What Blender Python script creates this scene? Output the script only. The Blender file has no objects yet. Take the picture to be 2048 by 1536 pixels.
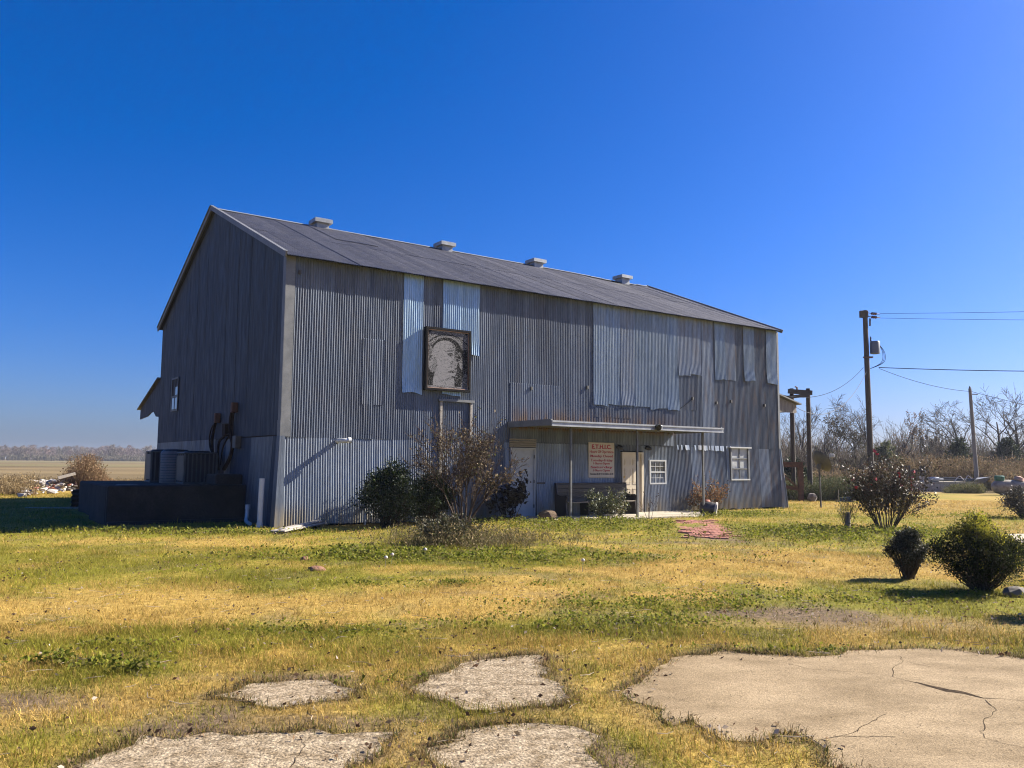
import bpy, math, random
import numpy as np
from mathutils import Vector, Matrix
random.seed(7); rs = np.random.RandomState(11)
R = math.radians
scn = bpy.context.scene
col = scn.collection

# ------------------------------------------------------------------ camera
H = 1.68; FPX = 1627.23; PITCH = 0.0958; ROLL = 0.0086
cd = bpy.data.cameras.new('camera'); cam = bpy.data.objects.new('camera', cd); col.objects.link(cam)
cd.sensor_fit = 'HORIZONTAL'; cd.sensor_width = 36.0; cd.lens = 36.0 * FPX / 2048.0
cd.clip_start = 0.1; cd.clip_end = 14000
cp, sp = math.cos(PITCH), math.sin(PITCH)
fw = np.array([0, cp, sp]); r0 = np.array([1., 0, 0]); u0 = np.array([0, -sp, cp])
cr, sr = math.cos(ROLL), math.sin(ROLL)
rt = r0 * cr + u0 * sr; up = -r0 * sr + u0 * cr
cam.matrix_world = Matrix(((rt[0], up[0], -fw[0], 0), (rt[1], up[1], -fw[1], 0), (rt[2], up[2], -fw[2], H), (0, 0, 0, 1)))
scn.camera = cam
def ray(x, y): return fw + rt * (x - 1024) / FPX - up * (y - 768) / FPX
def G(x, y, z=0.0):                       # pixel -> point on the level z
    d = ray(x, y); return np.array([0, 0, H]) + d * ((z - H) / d[2])
def AT(x, d, z=0.0):                      # column x of the photo at the depth d, height z
    v = ray(x, 925); return np.array([v[0] / v[1] * d, d, z])
def ZAT(x, y, d):                         # height of the pixel at the depth d
    v = ray(x, y); return H + v[2] / v[1] * d

# ------------------------------------------------------------------ sky and sun
SUN_AZ = R(21.0); SUN_EL = R(34.2)        # azimuth from +X towards +Y
w = bpy.data.worlds.new('World'); scn.world = w; w.use_nodes = True
nt = w.node_tree; bg = nt.nodes['Background']
sky = nt.nodes.new('ShaderNodeTexSky'); sky.sky_type = 'NISHITA'; sky.sun_disc = False
sky.sun_elevation = SUN_EL; sky.sun_rotation = R(90) - SUN_AZ
sky.altitude = 50; sky.air_density = 1.0; sky.dust_density = 1.5; sky.ozone_density = 2.0
hs = nt.nodes.new('ShaderNodeHueSaturation'); hs.inputs['Saturation'].default_value = 1.23; hs.inputs['Value'].default_value = 1.0
tint = nt.nodes.new('ShaderNodeVectorMath'); tint.operation = 'MULTIPLY'; tint.inputs[1].default_value = (0.50, 0.62, 1.04)
nt.links.new(sky.outputs[0], tint.inputs[0]); nt.links.new(tint.outputs[0], hs.inputs['Color']); nt.links.new(hs.outputs[0], bg.inputs[0])
bg.inputs[1].default_value = 0.05
sd = bpy.data.lights.new('sun', 'SUN'); sd.energy = 5.0; sd.angle = R(0.53); sd.color = (1.0, 0.93, 0.80)
sun = bpy.data.objects.new('sun', sd); col.objects.link(sun)
tosun = Vector((math.cos(SUN_AZ) * math.cos(SUN_EL), math.sin(SUN_AZ) * math.cos(SUN_EL), math.sin(SUN_EL)))
sun.rotation_euler = tosun.to_track_quat('Z', 'Y').to_euler(); sun.location = (40, 20, 40)
scn.cycles.filter_width = 1.1
vs = scn.view_settings; vs.view_transform = 'Standard'; vs.look = 'None'; vs.exposure = 1.62; vs.gamma = 1.0; vs.use_curve_mapping = False

# ------------------------------------------------------------------ helpers
def tag(o, label=None, cat=None, group=None, kind=None):
    if label: o['label'] = label
    if cat: o['category'] = cat
    if group: o['group'] = group
    if kind: o['kind'] = kind
    return o
def empty(name, loc, label, cat, group=None, rz=0.0):
    o = bpy.data.objects.new(name, None); col.objects.link(o)
    o.location = tuple(float(v) for v in loc); o.rotation_euler = (0, 0, rz); o.empty_display_size = 0.2
    return tag(o, label, cat, group)
def link(name, me, m=None, parent=None):
    o = bpy.data.objects.new(name, me); col.objects.link(o)
    if m is not None and not me.materials: me.materials.append(m)
    if parent is not None: o.parent = parent
    return o
class MB:
    def __init__(s): s.v = []; s.f = []
    def add(s, vs, fs):
        b = len(s.v); s.v += [tuple(map(float, p)) for p in vs]; s.f += [tuple(b + i for i in q) for q in fs]; return s
    def box(s, x0, x1, y0, y1, z0, z1):
        return s.add([(x0, y0, z0), (x1, y0, z0), (x1, y1, z0), (x0, y1, z0), (x0, y0, z1), (x1, y0, z1), (x1, y1, z1), (x0, y1, z1)],
                     [(0, 3, 2, 1), (4, 5, 6, 7), (0, 1, 5, 4), (1, 2, 6, 5), (2, 3, 7, 6), (3, 0, 4, 7)])
    def cbox(s, x0, x1, y0, y1, z0, z1, c):     # box with chamfered edges
        xs, ys, zs = (x0, x1), (y0, y1), (z0, z1); pts = []
        for i in range(2):
            for j in range(2):
                for k in range(2):
                    si, sj, sk = 1 - 2 * i, 1 - 2 * j, 1 - 2 * k
                    pts += [(xs[i], ys[j] + sj * c, zs[k] + sk * c), (xs[i] + si * c, ys[j], zs[k] + sk * c), (xs[i] + si * c, ys[j] + sj * c, zs[k])]
        return s.hull(pts)
    def hull(s, pts):
        import bmesh
        bm = bmesh.new()
        for p in pts: bm.verts.new(p)
        bmesh.ops.convex_hull(bm, input=bm.verts)
        bm.verts.ensure_lookup_table()
        vv = [v for v in bm.verts if v.link_faces]
        ix = {v: i for i, v in enumerate(vv)}
        s.add([v.co for v in vv], [[ix[v] for v in f.verts] for f in bm.faces]); bm.free(); return s
    def beam(s, a, b, wd, ht, upv=(0, 0, 1)):
        a, b = Vector(a), Vector(b); d = (b - a).normalized(); u = Vector(upv)
        if abs(d.dot(u)) > .95: u = Vector((1, 0, 0))
        q = d.cross(u).normalized(); u = q.cross(d)
        vs = [p + q * (i * wd / 2) + u * (j * ht / 2) for p in (a, b) for i, j in ((-1, -1), (1, -1), (1, 1), (-1, 1))]
        return s.add(vs, [(0, 1, 2, 3), (7, 6, 5, 4), (0, 4, 5, 1), (1, 5, 6, 2), (2, 6, 7, 3), (3, 7, 4, 0)])
    def tube(s, pts, r, n=8, cap=True):
        pts = [Vector(p) for p in pts]; m = len(pts)
        rr = r if hasattr(r, '__len__') else [r] * m
        t0 = (pts[1] - pts[0]).normalized(); u = t0.orthogonal().normalized(); vs = []
        for i, p in enumerate(pts):
            t = (pts[min(i + 1, m - 1)] - pts[max(i - 1, 0)]).normalized()
            u = (u - t * u.dot(t)).normalized(); v = t.cross(u)
            vs += [p + (u * math.cos(2 * math.pi * k / n) + v * math.sin(2 * math.pi * k / n)) * rr[i] for k in range(n)]
        fs = [(i * n + k, i * n + (k + 1) % n, (i + 1) * n + (k + 1) % n, (i + 1) * n + k) for i in range(m - 1) for k in range(n)]
        if cap: fs += [tuple(range(n - 1, -1, -1)), tuple(range((m - 1) * n, m * n))]
        return s.add(vs, fs)
    def lathe(s, prof, o=(0, 0, 0), ax=(0, 0, 1), n=16):    # prof: (radius, height)
        ax = Vector(ax).normalized(); u = ax.orthogonal().normalized(); v = ax.cross(u); o = Vector(o); vs = []
        for r_, h_ in prof:
            vs += [o + ax * h_ + (u * math.cos(2 * math.pi * k / n) + v * math.sin(2 * math.pi * k / n)) * r_ for k in range(n)]
        m = len(prof)
        fs = [(i * n + k, i * n + (k + 1) % n, (i + 1) * n + (k + 1) % n, (i + 1) * n + k) for i in range(m - 1) for k in range(n)]
        fs += [tuple(range(n - 1, -1, -1)), tuple(range((m - 1) * n, m * n))]
        return s.add(vs, fs)
    def prism(s, poly, axis, t0, t1):          # polygon in the two other axes, extruded along axis
        n = len(poly)
        def pt(a, b, t): return {'x': (t, a, b), 'y': (a, t, b), 'z': (a, b, t)}[axis]
        vs = [pt(a, b, t0) for a, b in poly] + [pt(a, b, t1) for a, b in poly]
        return s.add(vs, [tuple(range(n - 1, -1, -1)), tuple(range(n, 2 * n))] + [(i, (i + 1) % n, n + (i + 1) % n, n + i) for i in range(n)])
    def build(s, name, m, parent=None, smooth=False, loc=None):
        me = bpy.data.meshes.new(name); me.from_pydata(s.v, [], s.f); me.update()
        import bmesh
        bm = bmesh.new(); bm.from_mesh(me); bmesh.ops.recalc_face_normals(bm, faces=bm.faces); bm.to_mesh(me); bm.free()
        if smooth:
            me.polygons.foreach_set('use_smooth', [True] * len(me.polygons))
            try: me.set_sharp_from_angle(angle=R(40))
            except Exception: pass
        o = link(name, me, m, parent)
        if loc is not None: o.location = loc
        return o
def fast(name, V, F, m, parent=None, colr=None, smooth=False):   # V (n,3), F (k,3|4), colr (n,3)
    V = np.ascontiguousarray(V, np.float32); F = np.ascontiguousarray(F, np.int32); k = F.shape[1]
    me = bpy.data.meshes.new(name)
    me.vertices.add(len(V)); me.vertices.foreach_set('co', V.ravel())
    me.loops.add(F.size); me.loops.foreach_set('vertex_index', F.ravel())
    me.polygons.add(len(F)); me.polygons.foreach_set('loop_start', np.arange(0, F.size, k, dtype=np.int32))
    if smooth: me.polygons.foreach_set('use_smooth', np.ones(len(F), bool))
    if colr is not None:
        a = me.attributes.new('Col', 'FLOAT_COLOR', 'POINT')
        a.data.foreach_set('color', np.ascontiguousarray(np.c_[colr, np.ones(len(colr))], np.float32).ravel())
    me.update(calc_edges=True); me.validate()
    return link(name, me, m, parent)
def hsh(i, j, s): 
    n = (i.astype(np.int64) * 374761393 + j.astype(np.int64) * 668265263 + s * 974711) & 0x7fffffff
    n = (n ^ (n >> 13)) * 1274126177 & 0x7fffffff
    return ((n ^ (n >> 16)) & 0xffff) / 65535.0
def vnoise(x, y, s=0):
    x = np.asarray(x, float); y = np.asarray(y, float)
    i = np.floor(x); j = np.floor(y); a = x - i; b = y - j; a = a * a * (3 - 2 * a); b = b * b * (3 - 2 * b)
    return (hsh(i, j, s) * (1 - a) + hsh(i + 1, j, s) * a) * (1 - b) + (hsh(i, j + 1, s) * (1 - a) + hsh(i + 1, j + 1, s) * a) * b
def fbm(x, y, s=0, o=4): 
    t = 0; a = .5
    for k in range(o): t = t + a * vnoise(x * 2 ** k + 17.3 * k, y * 2 ** k - 9.1 * k, s + k); a *= .5
    return t / (1 - .5 ** o)
def sst(a, b, x): t = np.clip((x - a) / (b - a), 0, 1); return t * t * (3 - 2 * t)

# ------------------------------------------------------------------ materials
def mat(name, c1, c2=None, scale=4.0, rough=.7, metal=0.0, bump=0.0, bscale=40.0, spec=.5, vary=0.0, stretch=(1, 1, 1), attr=False, fine=0.0, fscale=60.0, contrast=(.35, .65)):
    m = bpy.data.materials.new(name); m.use_nodes = True; t = m.node_tree; N = t.nodes; L = t.links
    b = N['Principled BSDF']; b.inputs['Roughness'].default_value = rough; b.inputs['Metallic'].default_value = metal
    b.inputs['Specular IOR Level'].default_value = spec
    tc = N.new('ShaderNodeTexCoord'); mp = N.new('ShaderNodeMapping'); mp.inputs['Scale'].default_value = stretch
    L.new(tc.outputs['Object'], mp.inputs[0])
    if attr:
        at = N.new('ShaderNodeAttribute'); at.attribute_name = 'Col'; cur = at.outputs['Color']
    elif c2 is not None:
        nz = N.new('ShaderNodeTexNoise'); nz.inputs['Scale'].default_value = scale; nz.inputs['Detail'].default_value = 6; nz.inputs['Roughness'].default_value = .65
        L.new(mp.outputs[0], nz.inputs['Vector'])
        cr_ = N.new('ShaderNodeValToRGB'); e = cr_.color_ramp.elements
        e[0].position, e[1].position = contrast; e[0].color = (*c1, 1); e[1].color = (*c2, 1)
        L.new(nz.outputs['Fac'], cr_.inputs[0]); cur = cr_.outputs[0]
    else:
        rgb = N.new('ShaderNodeRGB'); rgb.outputs[0].default_value = (*c1, 1); cur = rgb.outputs[0]
    if fine > 0:
        n2 = N.new('ShaderNodeTexNoise'); n2.inputs['Scale'].default_value = fscale; n2.inputs['Detail'].default_value = 3
        L.new(mp.outputs[0], n2.inputs['Vector'])
        mr = N.new('ShaderNodeMapRange'); mr.inputs[1].default_value = .3; mr.inputs[2].default_value = .7; mr.inputs[3].default_value = 1 - fine; mr.inputs[4].default_value = 1 + fine
        L.new(n2.outputs['Fac'], mr.inputs[0])
        mx = N.new('ShaderNodeVectorMath'); mx.operation = 'SCALE'; L.new(cur, mx.inputs[0]); L.new(mr.outputs[0], mx.inputs['Scale']); cur = mx.outputs[0]
    if vary > 0:
        oi = N.new('ShaderNodeObjectInfo'); mr = N.new('ShaderNodeMapRange'); mr.inputs[3].default_value = 1 - vary; mr.inputs[4].default_value = 1 + vary
        L.new(oi.outputs['Random'], mr.inputs[0])
        mx = N.new('ShaderNodeVectorMath'); mx.operation = 'SCALE'; L.new(cur, mx.inputs[0]); L.new(mr.outputs[0], mx.inputs['Scale']); cur = mx.outputs[0]
    L.new(cur, b.inputs['Base Color'])
    if bump > 0:
        n3 = N.new('ShaderNodeTexNoise'); n3.inputs['Scale'].default_value = bscale; n3.inputs['Detail'].default_value = 5
        L.new(mp.outputs[0], n3.inputs['Vector']); bp = N.new('ShaderNodeBump'); bp.inputs['Strength'].default_value = bump; bp.inputs['Distance'].default_value = .02
        L.new(n3.outputs['Fac'], bp.inputs['Height']); L.new(bp.outputs[0], b.inputs['Normal'])
    m['cur'] = 0
    return m
def metal_sheet(name, c1, c2, rough, metal, stain=False, vary=.15):
    # weathered galvanised sheet: blotchy zinc, run-off streaks; stain: rust washed down above the awning and splash dirt at the foot
    m = mat(name, c1, c2, scale=1.1, rough=rough, metal=metal, spec=.22, vary=vary, stretch=(6, 6, .55), fine=.18, fscale=9)
    t = m.node_tree; N = t.nodes; L = t.links; b = N['Principled BSDF']
    src = b.inputs['Base Color'].links[0].from_socket
    tc = N.new('ShaderNodeTexCoord'); sx = N.new('ShaderNodeSeparateXYZ'); L.new(tc.outputs['Object'], sx.inputs[0])
    def rng(s_, a, b_, c, d):
        r_ = N.new('ShaderNodeMapRange'); r_.interpolation_type = 'SMOOTHSTEP'
        for i, v in enumerate((a, b_, c, d)): r_.inputs[1 + i].default_value = v
        L.new(s_, r_.inputs[0]); return r_.outputs[0]
    def mul(a, b_):
        q = N.new('ShaderNodeMath'); q.operation = 'MULTIPLY'; L.new(a, q.inputs[0])
        if isinstance(b_, float): q.inputs[1].default_value = b_
        else: L.new(b_, q.inputs[1])
        return q.outputs[0]
    def blend(fac, colr):
        nonlocal src
        x = N.new('ShaderNodeMix'); x.data_type = 'RGBA'; L.new(fac, x.inputs[0]); L.new(src, x.inputs[6]); x.inputs[7].default_value = (*colr, 1); src = x.outputs[2]
    nz = N.new('ShaderNodeTexNoise'); nz.inputs['Scale'].default_value = 2.2; nz.inputs['Detail'].default_value = 5
    mp = N.new('ShaderNodeMapping'); mp.inputs['Scale'].default_value = (2.4, 2.4, .5); L.new(tc.outputs['Object'], mp.inputs[0]); L.new(mp.outputs[0], nz.inputs['Vector'])
    if stain:
        k = mul(mul(rng(sx.outputs['Z'], 3.55, 2.85, 0, 1), rng(sx.outputs['Z'], 2.6, 2.75, 0, 1)), mul(rng(sx.outputs['X'], 6.8, 7.4, 0, 1), rng(sx.outputs['X'], 15.2, 13.0, 0, 1)))
        blend(mul(k, rng(nz.outputs['Fac'], .3, .62, .15, .95)), (.19, .105, .045))
        k = mul(rng(sx.outputs['Z'], .75, .05, 0, 1), rng(nz.outputs['Fac'], .3, .7, .2, .9)); blend(k, (.30, .24, .14))
        k = mul(rng(sx.outputs['X'], 13.5, 17, .12, .55), rng(nz.outputs['Fac'], .48, .7, 0, .8)); blend(k, (.20, .135, .10))
        n4 = N.new('ShaderNodeTexNoise'); n4.inputs['Scale'].default_value = 1.0; n4.inputs['Detail'].default_value = 4; m4 = N.new('ShaderNodeMapping'); m4.inputs['Scale'].default_value = (.8, .8, .35); m4.inputs['Location'].default_value = (3, 1, 7); L.new(tc.outputs['Object'], m4.inputs[0]); L.new(m4.outputs[0], n4.inputs['Vector'])
        blend(rng(n4.outputs['Fac'], .5, .75, 0, .5), (.085, .082, .09))
    L.new(src, b.inputs['Base Color'])
    r_ = rng(nz.outputs['Fac'], .3, .7, rough - .08, rough + .12); L.new(r_, b.inputs['Roughness'])
    return m
M_OLD = metal_sheet('weathered_galvanised', (.082, .100, .132), (.146, .168, .205), .5, .15, True, .16)
M_NEW = metal_sheet('bright_galvanised', (.27, .37, .45), (.38, .485, .565), .36, .5, False, .12)
M_MID = metal_sheet('dull_galvanised', (.19, .22, .265), (.275, .31, .355), .44, .3, True, .1); M_NEW2 = metal_sheet('greyed_galvanised', (.19, .235, .28), (.29, .34, .385), .4, .4, False, .1)
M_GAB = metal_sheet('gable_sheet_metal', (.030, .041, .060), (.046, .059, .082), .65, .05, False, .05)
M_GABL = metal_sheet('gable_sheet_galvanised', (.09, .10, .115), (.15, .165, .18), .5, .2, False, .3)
M_ROOF = metal_sheet('roof_sheet_metal', (.135, .13, .134), (.20, .192, .196), .55, .2, False, .13)
M_TRIM = mat('pale_metal_trim', (.115, .118, .122), (.175, .176, .178), 3, .55, .15, fine=.12)
M_VENT = mat('vent_galvanised', (.26, .265, .275), (.36, .365, .37), 5, .45, .3)
M_VENT2 = mat('weathered_vent_metal', (.19, .195, .205), (.30, .305, .315), 5, .45, .3, fine=.15); M_CORE = mat('dark_interior', (.03, .03, .035), rough=.9)
M_WHITE = mat('white_paint', (.38, .38, .37), (.46, .46, .45), 3, .5, fine=.04)
M_CREAM = mat('cream_door_paint', (.54, .46, .34), (.60, .52, .39), 3, .45, fine=.03)
M_BLACK = mat('black_metal', (.012, .012, .014), rough=.45, spec=.4)
M_GLASS = mat('window_glass', (.02, .025, .03), rough=.06, spec=.8)
M_CURT = mat('grey_curtain_behind_glass', (.30, .31, .31), (.42, .43, .43), 3, .35)
M_PVC = mat('white_pvc', (.50, .51, .51), (.60, .60, .59), 4, .4)
M_DARKWOOD = mat('dark_stained_wood', (.025, .018, .014), (.05, .036, .028), 9, .45, stretch=(.4, 4, 4))
M_GREYWOOD = mat('weathered_grey_wood', (.24, .21, .18), (.40, .36, .31), 8, .85, stretch=(.5, 6, 6), bump=.3)
M_POLEWOOD = mat('creosoted_pole_wood', (.035, .026, .02), (.075, .058, .045), 6, .85, stretch=(5, 5, .4), bump=.4)
M_POLEGREY = mat('grey_pole_wood', (.16, .14, .12), (.27, .24, .21), 6, .85, stretch=(5, 5, .4), bump=.4)
M_CONC = mat('tan_concrete', (.18, .128, .07), (.325, .242, .145), 1.3, .92, bump=.5, bscale=110, fine=.4, fscale=70, spec=.15, contrast=(.32, .66), stretch=(1, 1.8, 1)); M_CONC2 = mat('pitted_pale_concrete', (.17, .125, .075), (.31, .245, .165), 9, .92, bump=.7, bscale=60, fine=.5, fscale=40, spec=.15, contrast=(.38, .6))
M_CONCW = mat('patio_concrete', (.31, .27, .20), (.38, .33, .26), 2, .85, bump=.1, fine=.1)
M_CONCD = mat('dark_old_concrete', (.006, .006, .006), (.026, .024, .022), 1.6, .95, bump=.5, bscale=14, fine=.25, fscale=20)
M_BLOCK = mat('concrete_block', (.30, .27, .23), (.42, .385, .33), 3, .9, bump=.3, vary=.18)
M_CRACK = mat('crack_soil', (.025, .017, .011), (.07, .048, .03), 30, 1.0, spec=.05)
M_BRICKR = mat('red_brick', (.30, .10, .065), (.42, .19, .13), 8, .9, bump=.3, vary=.25)
M_STONE = mat('grey_stone', (.13, .11, .09), (.22, .19, .16), 5, .9, bump=.6, bscale=12, vary=.2)
M_RUBW = mat('pale_rubble', (.38, .34, .30), (.50, .46, .42), 6, .9, bump=.3, vary=.15)
M_RUST = mat('rusty_steel', (.07, .035, .025), (.14, .065, .04), 5, .8, .2, bump=.2)
M_ACD = mat('air_conditioner_grey_green', (.05, .06, .06), (.08, .09, .09), 4, .5, .2)
M_ACB = mat('air_conditioner_tan', (.12, .105, .095), (.16, .14, .125), 4, .5, .2)
M_SIGN = mat('sign_board', (.46, .40, .33), (.53, .465, .385), 3, .6)
M_RED = mat('sign_red_paint', (.36, .012, .03), rough=.5)
M_NAVY = mat('sign_dark_paint', (.03, .035, .06), rough=.5)
M_TANK = mat('rusty_white_tank', (.30, .26, .21), (.13, .08, .05), 2.5, .6, .1, bump=.1, contrast=(.45, .7))
M_GREEN = mat('green_cap', (.01, .10, .06), rough=.5)
M_DISH = mat('dish_grey', (.06, .057, .052), (.09, .085, .078), 4, .6); M_POST = mat('post_grey', (.10, .10, .10), (.15, .15, .145), 4, .6)
M_WIRE = mat('black_cable', (.02, .025, .035), rough=.9, spec=.05)
M_ALU = mat('bare_aluminium_cable', (.13, .13, .13), rough=.8, metal=0, spec=.1)
M_SOIL = mat('red_ant_soil', (.15, .07, .04), (.21, .105, .06), 18, .95, bump=.6, bscale=30)
def leafmat(name, rough=.55, spec=.5, trans=.25):
    m = mat(name, (0, 0, 0), attr=True, rough=rough, spec=spec); t = m.node_tree; b = t.nodes['Principled BSDF']
    if trans > 0:
        td = t.nodes.new('ShaderNodeBsdfTranslucent'); ms = t.nodes.new('ShaderNodeMixShader'); ms.inputs[0].default_value = trans
        s_ = b.inputs['Base Color'].links[0].from_socket; t.links.new(s_, td.inputs[0])
        t.links.new(b.outputs[0], ms.inputs[1]); t.links.new(td.outputs[0], ms.inputs[2]); t.links.new(ms.outputs[0], t.nodes['Material Output'].inputs[0])
    return m
M_LEAF = leafmat('leaf', .45, .4, .25)
M_DRY = leafmat('dry_leaf', .7, .12, .3)
M_BLADE = leafmat('grass_blade', .7, .15, .42); M_WEED = leafmat('weed_leaf', .7, .12, .42)
M_TWIG = leafmat('twig_bark', .85, .2, 0)

# ------------------------------------------------------------------ lawn layout
def poly_px(pts): return np.array([G(x, y)[:2] for x, y in pts])
def inside(P, x, y):
    r_ = np.zeros(np.shape(x), bool); n = len(P)
    for i in range(n):
        x1, y1 = P[i]; x2, y2 = P[(i + 1) % n]
        c = ((y1 > y) != (y2 > y)); xi = (x2 - x1) * (y - y1) / (y2 - y1 + 1e-12) + x1
        r_ ^= c & (x < xi)
    return r_
def dist_poly(P, x, y):
    d = np.full(np.shape(x), 1e9); n = len(P)
    for i in range(n):
        a = P[i]; b = P[(i + 1) % n]; e = b - a; l = e @ e + 1e-12
        t = np.clip(((x - a[0]) * e[0] + (y - a[1]) * e[1]) / l, 0, 1)
        d = np.minimum(d, np.hypot(x - a[0] - t * e[0], y - a[1] - t * e[1]))
    return d
def rough_poly(P, amp, step=.12, seed=0):
    out = []; n = len(P); r_ = np.random.RandomState(seed)
    for i in range(n):
        a, b = P[i], P[(i + 1) % n]; k = max(1, int(np.hypot(*(b - a)) / step)); nn = np.array([-(b - a)[1], (b - a)[0]]) / (np.hypot(*(b - a)) + 1e-9)
        for j in range(k):
            t = j / k; q = a + (b - a) * t
            out.append(q + nn * amp * (r_.rand() - .5 + .9 * (vnoise(np.array(q[0] * 3.1), np.array(q[1] * 3.1), 5) - .5)))
    return np.array(out)
SLABS = [
 ('slab_right', [(1250, 1388), (1300, 1345), (1380, 1312), (1440, 1303), (1560, 1311), (1700, 1303), (1880, 1299), (2048, 1316), (2330, 1325), (2500, 1420), (2500, 1640), (2050, 1680), (1850, 1600), (1700, 1535), (1672, 1497), (1600, 1468), (1510, 1492), (1440, 1482), (1390, 1452), (1330, 1452), (1292, 1420)]),
 ('slab_middle', [(815, 1388), (850, 1350), (920, 1326), (1075, 1310), (1085, 1340), (1117, 1366), (1122, 1412), (1000, 1417), (900, 1402)]),
 ('slab_left', [(425, 1392), (500, 1372), (660, 1359), (718, 1380), (690, 1401), (560, 1411), (470, 1408)]),
 ('slab_bottom_left', [(150, 1534), (285, 1470), (350, 1482), (420, 1465), (640, 1450), (785, 1464), (752, 1500), (705, 1560), (640, 1700), (60, 1700)]),
 ('slab_bottom_middle', [(868, 1502), (920, 1466), (1010, 1456), (1150, 1454), (1192, 1500), (1225, 1560), (1180, 1700), (840, 1700)])]
SQ = [poly_px(p) for n, p in SLABS]
SP = [rough_poly(poly_px(p), .17, .15, i) for i, (n, p) in enumerate(SLABS)]
TH = 0.6087; BC = np.array([-5.8347, 20.6669, 0.0])
BD = np.array([math.cos(TH), math.sin(TH), 0]); BM = np.array([-math.sin(TH), math.cos(TH), 0])
LEN, WID, ZE, ZR, ZS = 19.886, 14.464, 6.93, 10.0, 2.30
def BL(a, b, z=0.0): return BC + BD * a + BM * b + np.array([0, 0, z])
def tolocal(x, y): dx, dy = x - BC[0], y - BC[1]; return dx * BD[0] + dy * BD[1], dx * BM[0] + dy * BM[1]
def blob(x, y, px, py, rx, ry):          # soft ellipse on the ground around a pixel, radii in metres
    c = G(px, py); return np.exp(-(((x - c[0]) / rx) ** 2 + ((y - c[1]) / ry) ** 2))
GREENS = [(950, 1112, 3.3, 1.5, 1.0), (740, 1105, 1.6, 1.0, .8), (1190, 1055, 2.6, 2.2, 1.0), (1060, 1042, 1.6, 1.2, .8), (1640, 1072, 2.8, 2.0, 1.0), (1560, 1030, 3.0, 3.0, .7), (1830, 1070, 2.2, 1.6, .8),
          (1330, 1215, 1.7, .6, .85), (1200, 1245, 1.5, .5, .8), (1130, 1260, 1.0, .4, .7), (640, 1270, 1.2, .45, .6), (250, 1340, .55, .3, 1.1), (240, 1295, .6, .25, .7), (110, 1380, .5, .3, .8), (280, 1068, 4.0, .7, 1.0), (110, 1150, 2.5, 1.6, .7), (1750, 1190, 2.2, .8, .85), (1900, 1215, 1.6, .6, .7),
          (620, 1150, 2.0, .8, .4), (1600, 1305, 1.2, .2, .4), (170, 1470, .7, .3, .6), (1430, 1030, 1.5, 1.2, .9), (1500, 1050, 3.5, 1.6, .6), (700, 1160, 2.2, .6, .5), (1960, 1045, 2.5, 2.2, .5)]
STRAWS = [(1390, 1130, 3.6, 2.2, 1.0), (560, 1215, 4.0, .9, .9), (150, 1215, 2.5, .9, .9), (1000, 1195, 2.6, .6, .8), (1640, 1130, 2.0, .8, .7), (1880, 1010, 5.0, 5.0, .7), (300, 1420, 1.0, .5, .5)]
DIRTS = [(1720, 1245, 1.9, .55, 1.0), (1560, 1225, 1.0, .35, .6), (20, 1405, .7, .35, 1.2), (560, 1352, .9, .12, .9), (300, 1462, .8, .12, .8), (960, 1312, .8, .1, .8), (640, 1440, .9, .1, .7), (1420, 1062, .8, 1.6, .6), (1440, 1085, 1.2, .9, .5)]
def lawn(x, y):
    """green, straw and dirt shares of the ground at x, y"""
    n1 = fbm(x * .35, y * .35, 3); n2 = fbm(x * 1.6, y * 1.6, 9); n3 = fbm(x * 5, y * 5, 21)
    g = .10 + .95 * sst(.42, .66, .5 * n1 + .38 * n2 + .15 * n3) * .75
    for p in GREENS: g = g + p[4] * blob(x, y, *p[:4]) * (.45 + .9 * n2)
    for p in STRAWS: g = g - .6 * p[4] * blob(x, y, *p[:4])
    d = .5 * sst(.56, .76, n2) * (.4 + n3)
    for p in DIRTS: d = d + p[4] * blob(x, y, *p[:4]) * (.4 + 1.1 * n2)
    near = (y < 12)
    if np.any(near):
        for P in SQ:
            q = dist_poly(P, x[near], y[near]); d[near] += .75 * np.exp(-(q / .16) ** 2) * (.3 + 1.2 * n3[near])
    la, lb = tolocal(x, y)
    sh = sst(.35, 0., np.maximum(np.maximum(-la, la - LEN), np.maximum(-lb, lb - WID))); d = d + .7 * sh
    return np.clip(g, 0, 1), np.clip(d, 0, 1), n1, n2, n3
STRAW = np.array([.46, .305, .078]); STRAW2 = np.array([.35, .25, .078]); GRN = np.array([.135, .13, .014]); GRN2 = np.array([.225, .205, .025]); SOIL = np.array([.13, .09, .055]); FIELD = np.array([.15, .11, .055])
def field_mask(x, y): return sst(47, 56, y + 4 * (fbm(x * .08, y * .08, 31) - .5))
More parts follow.
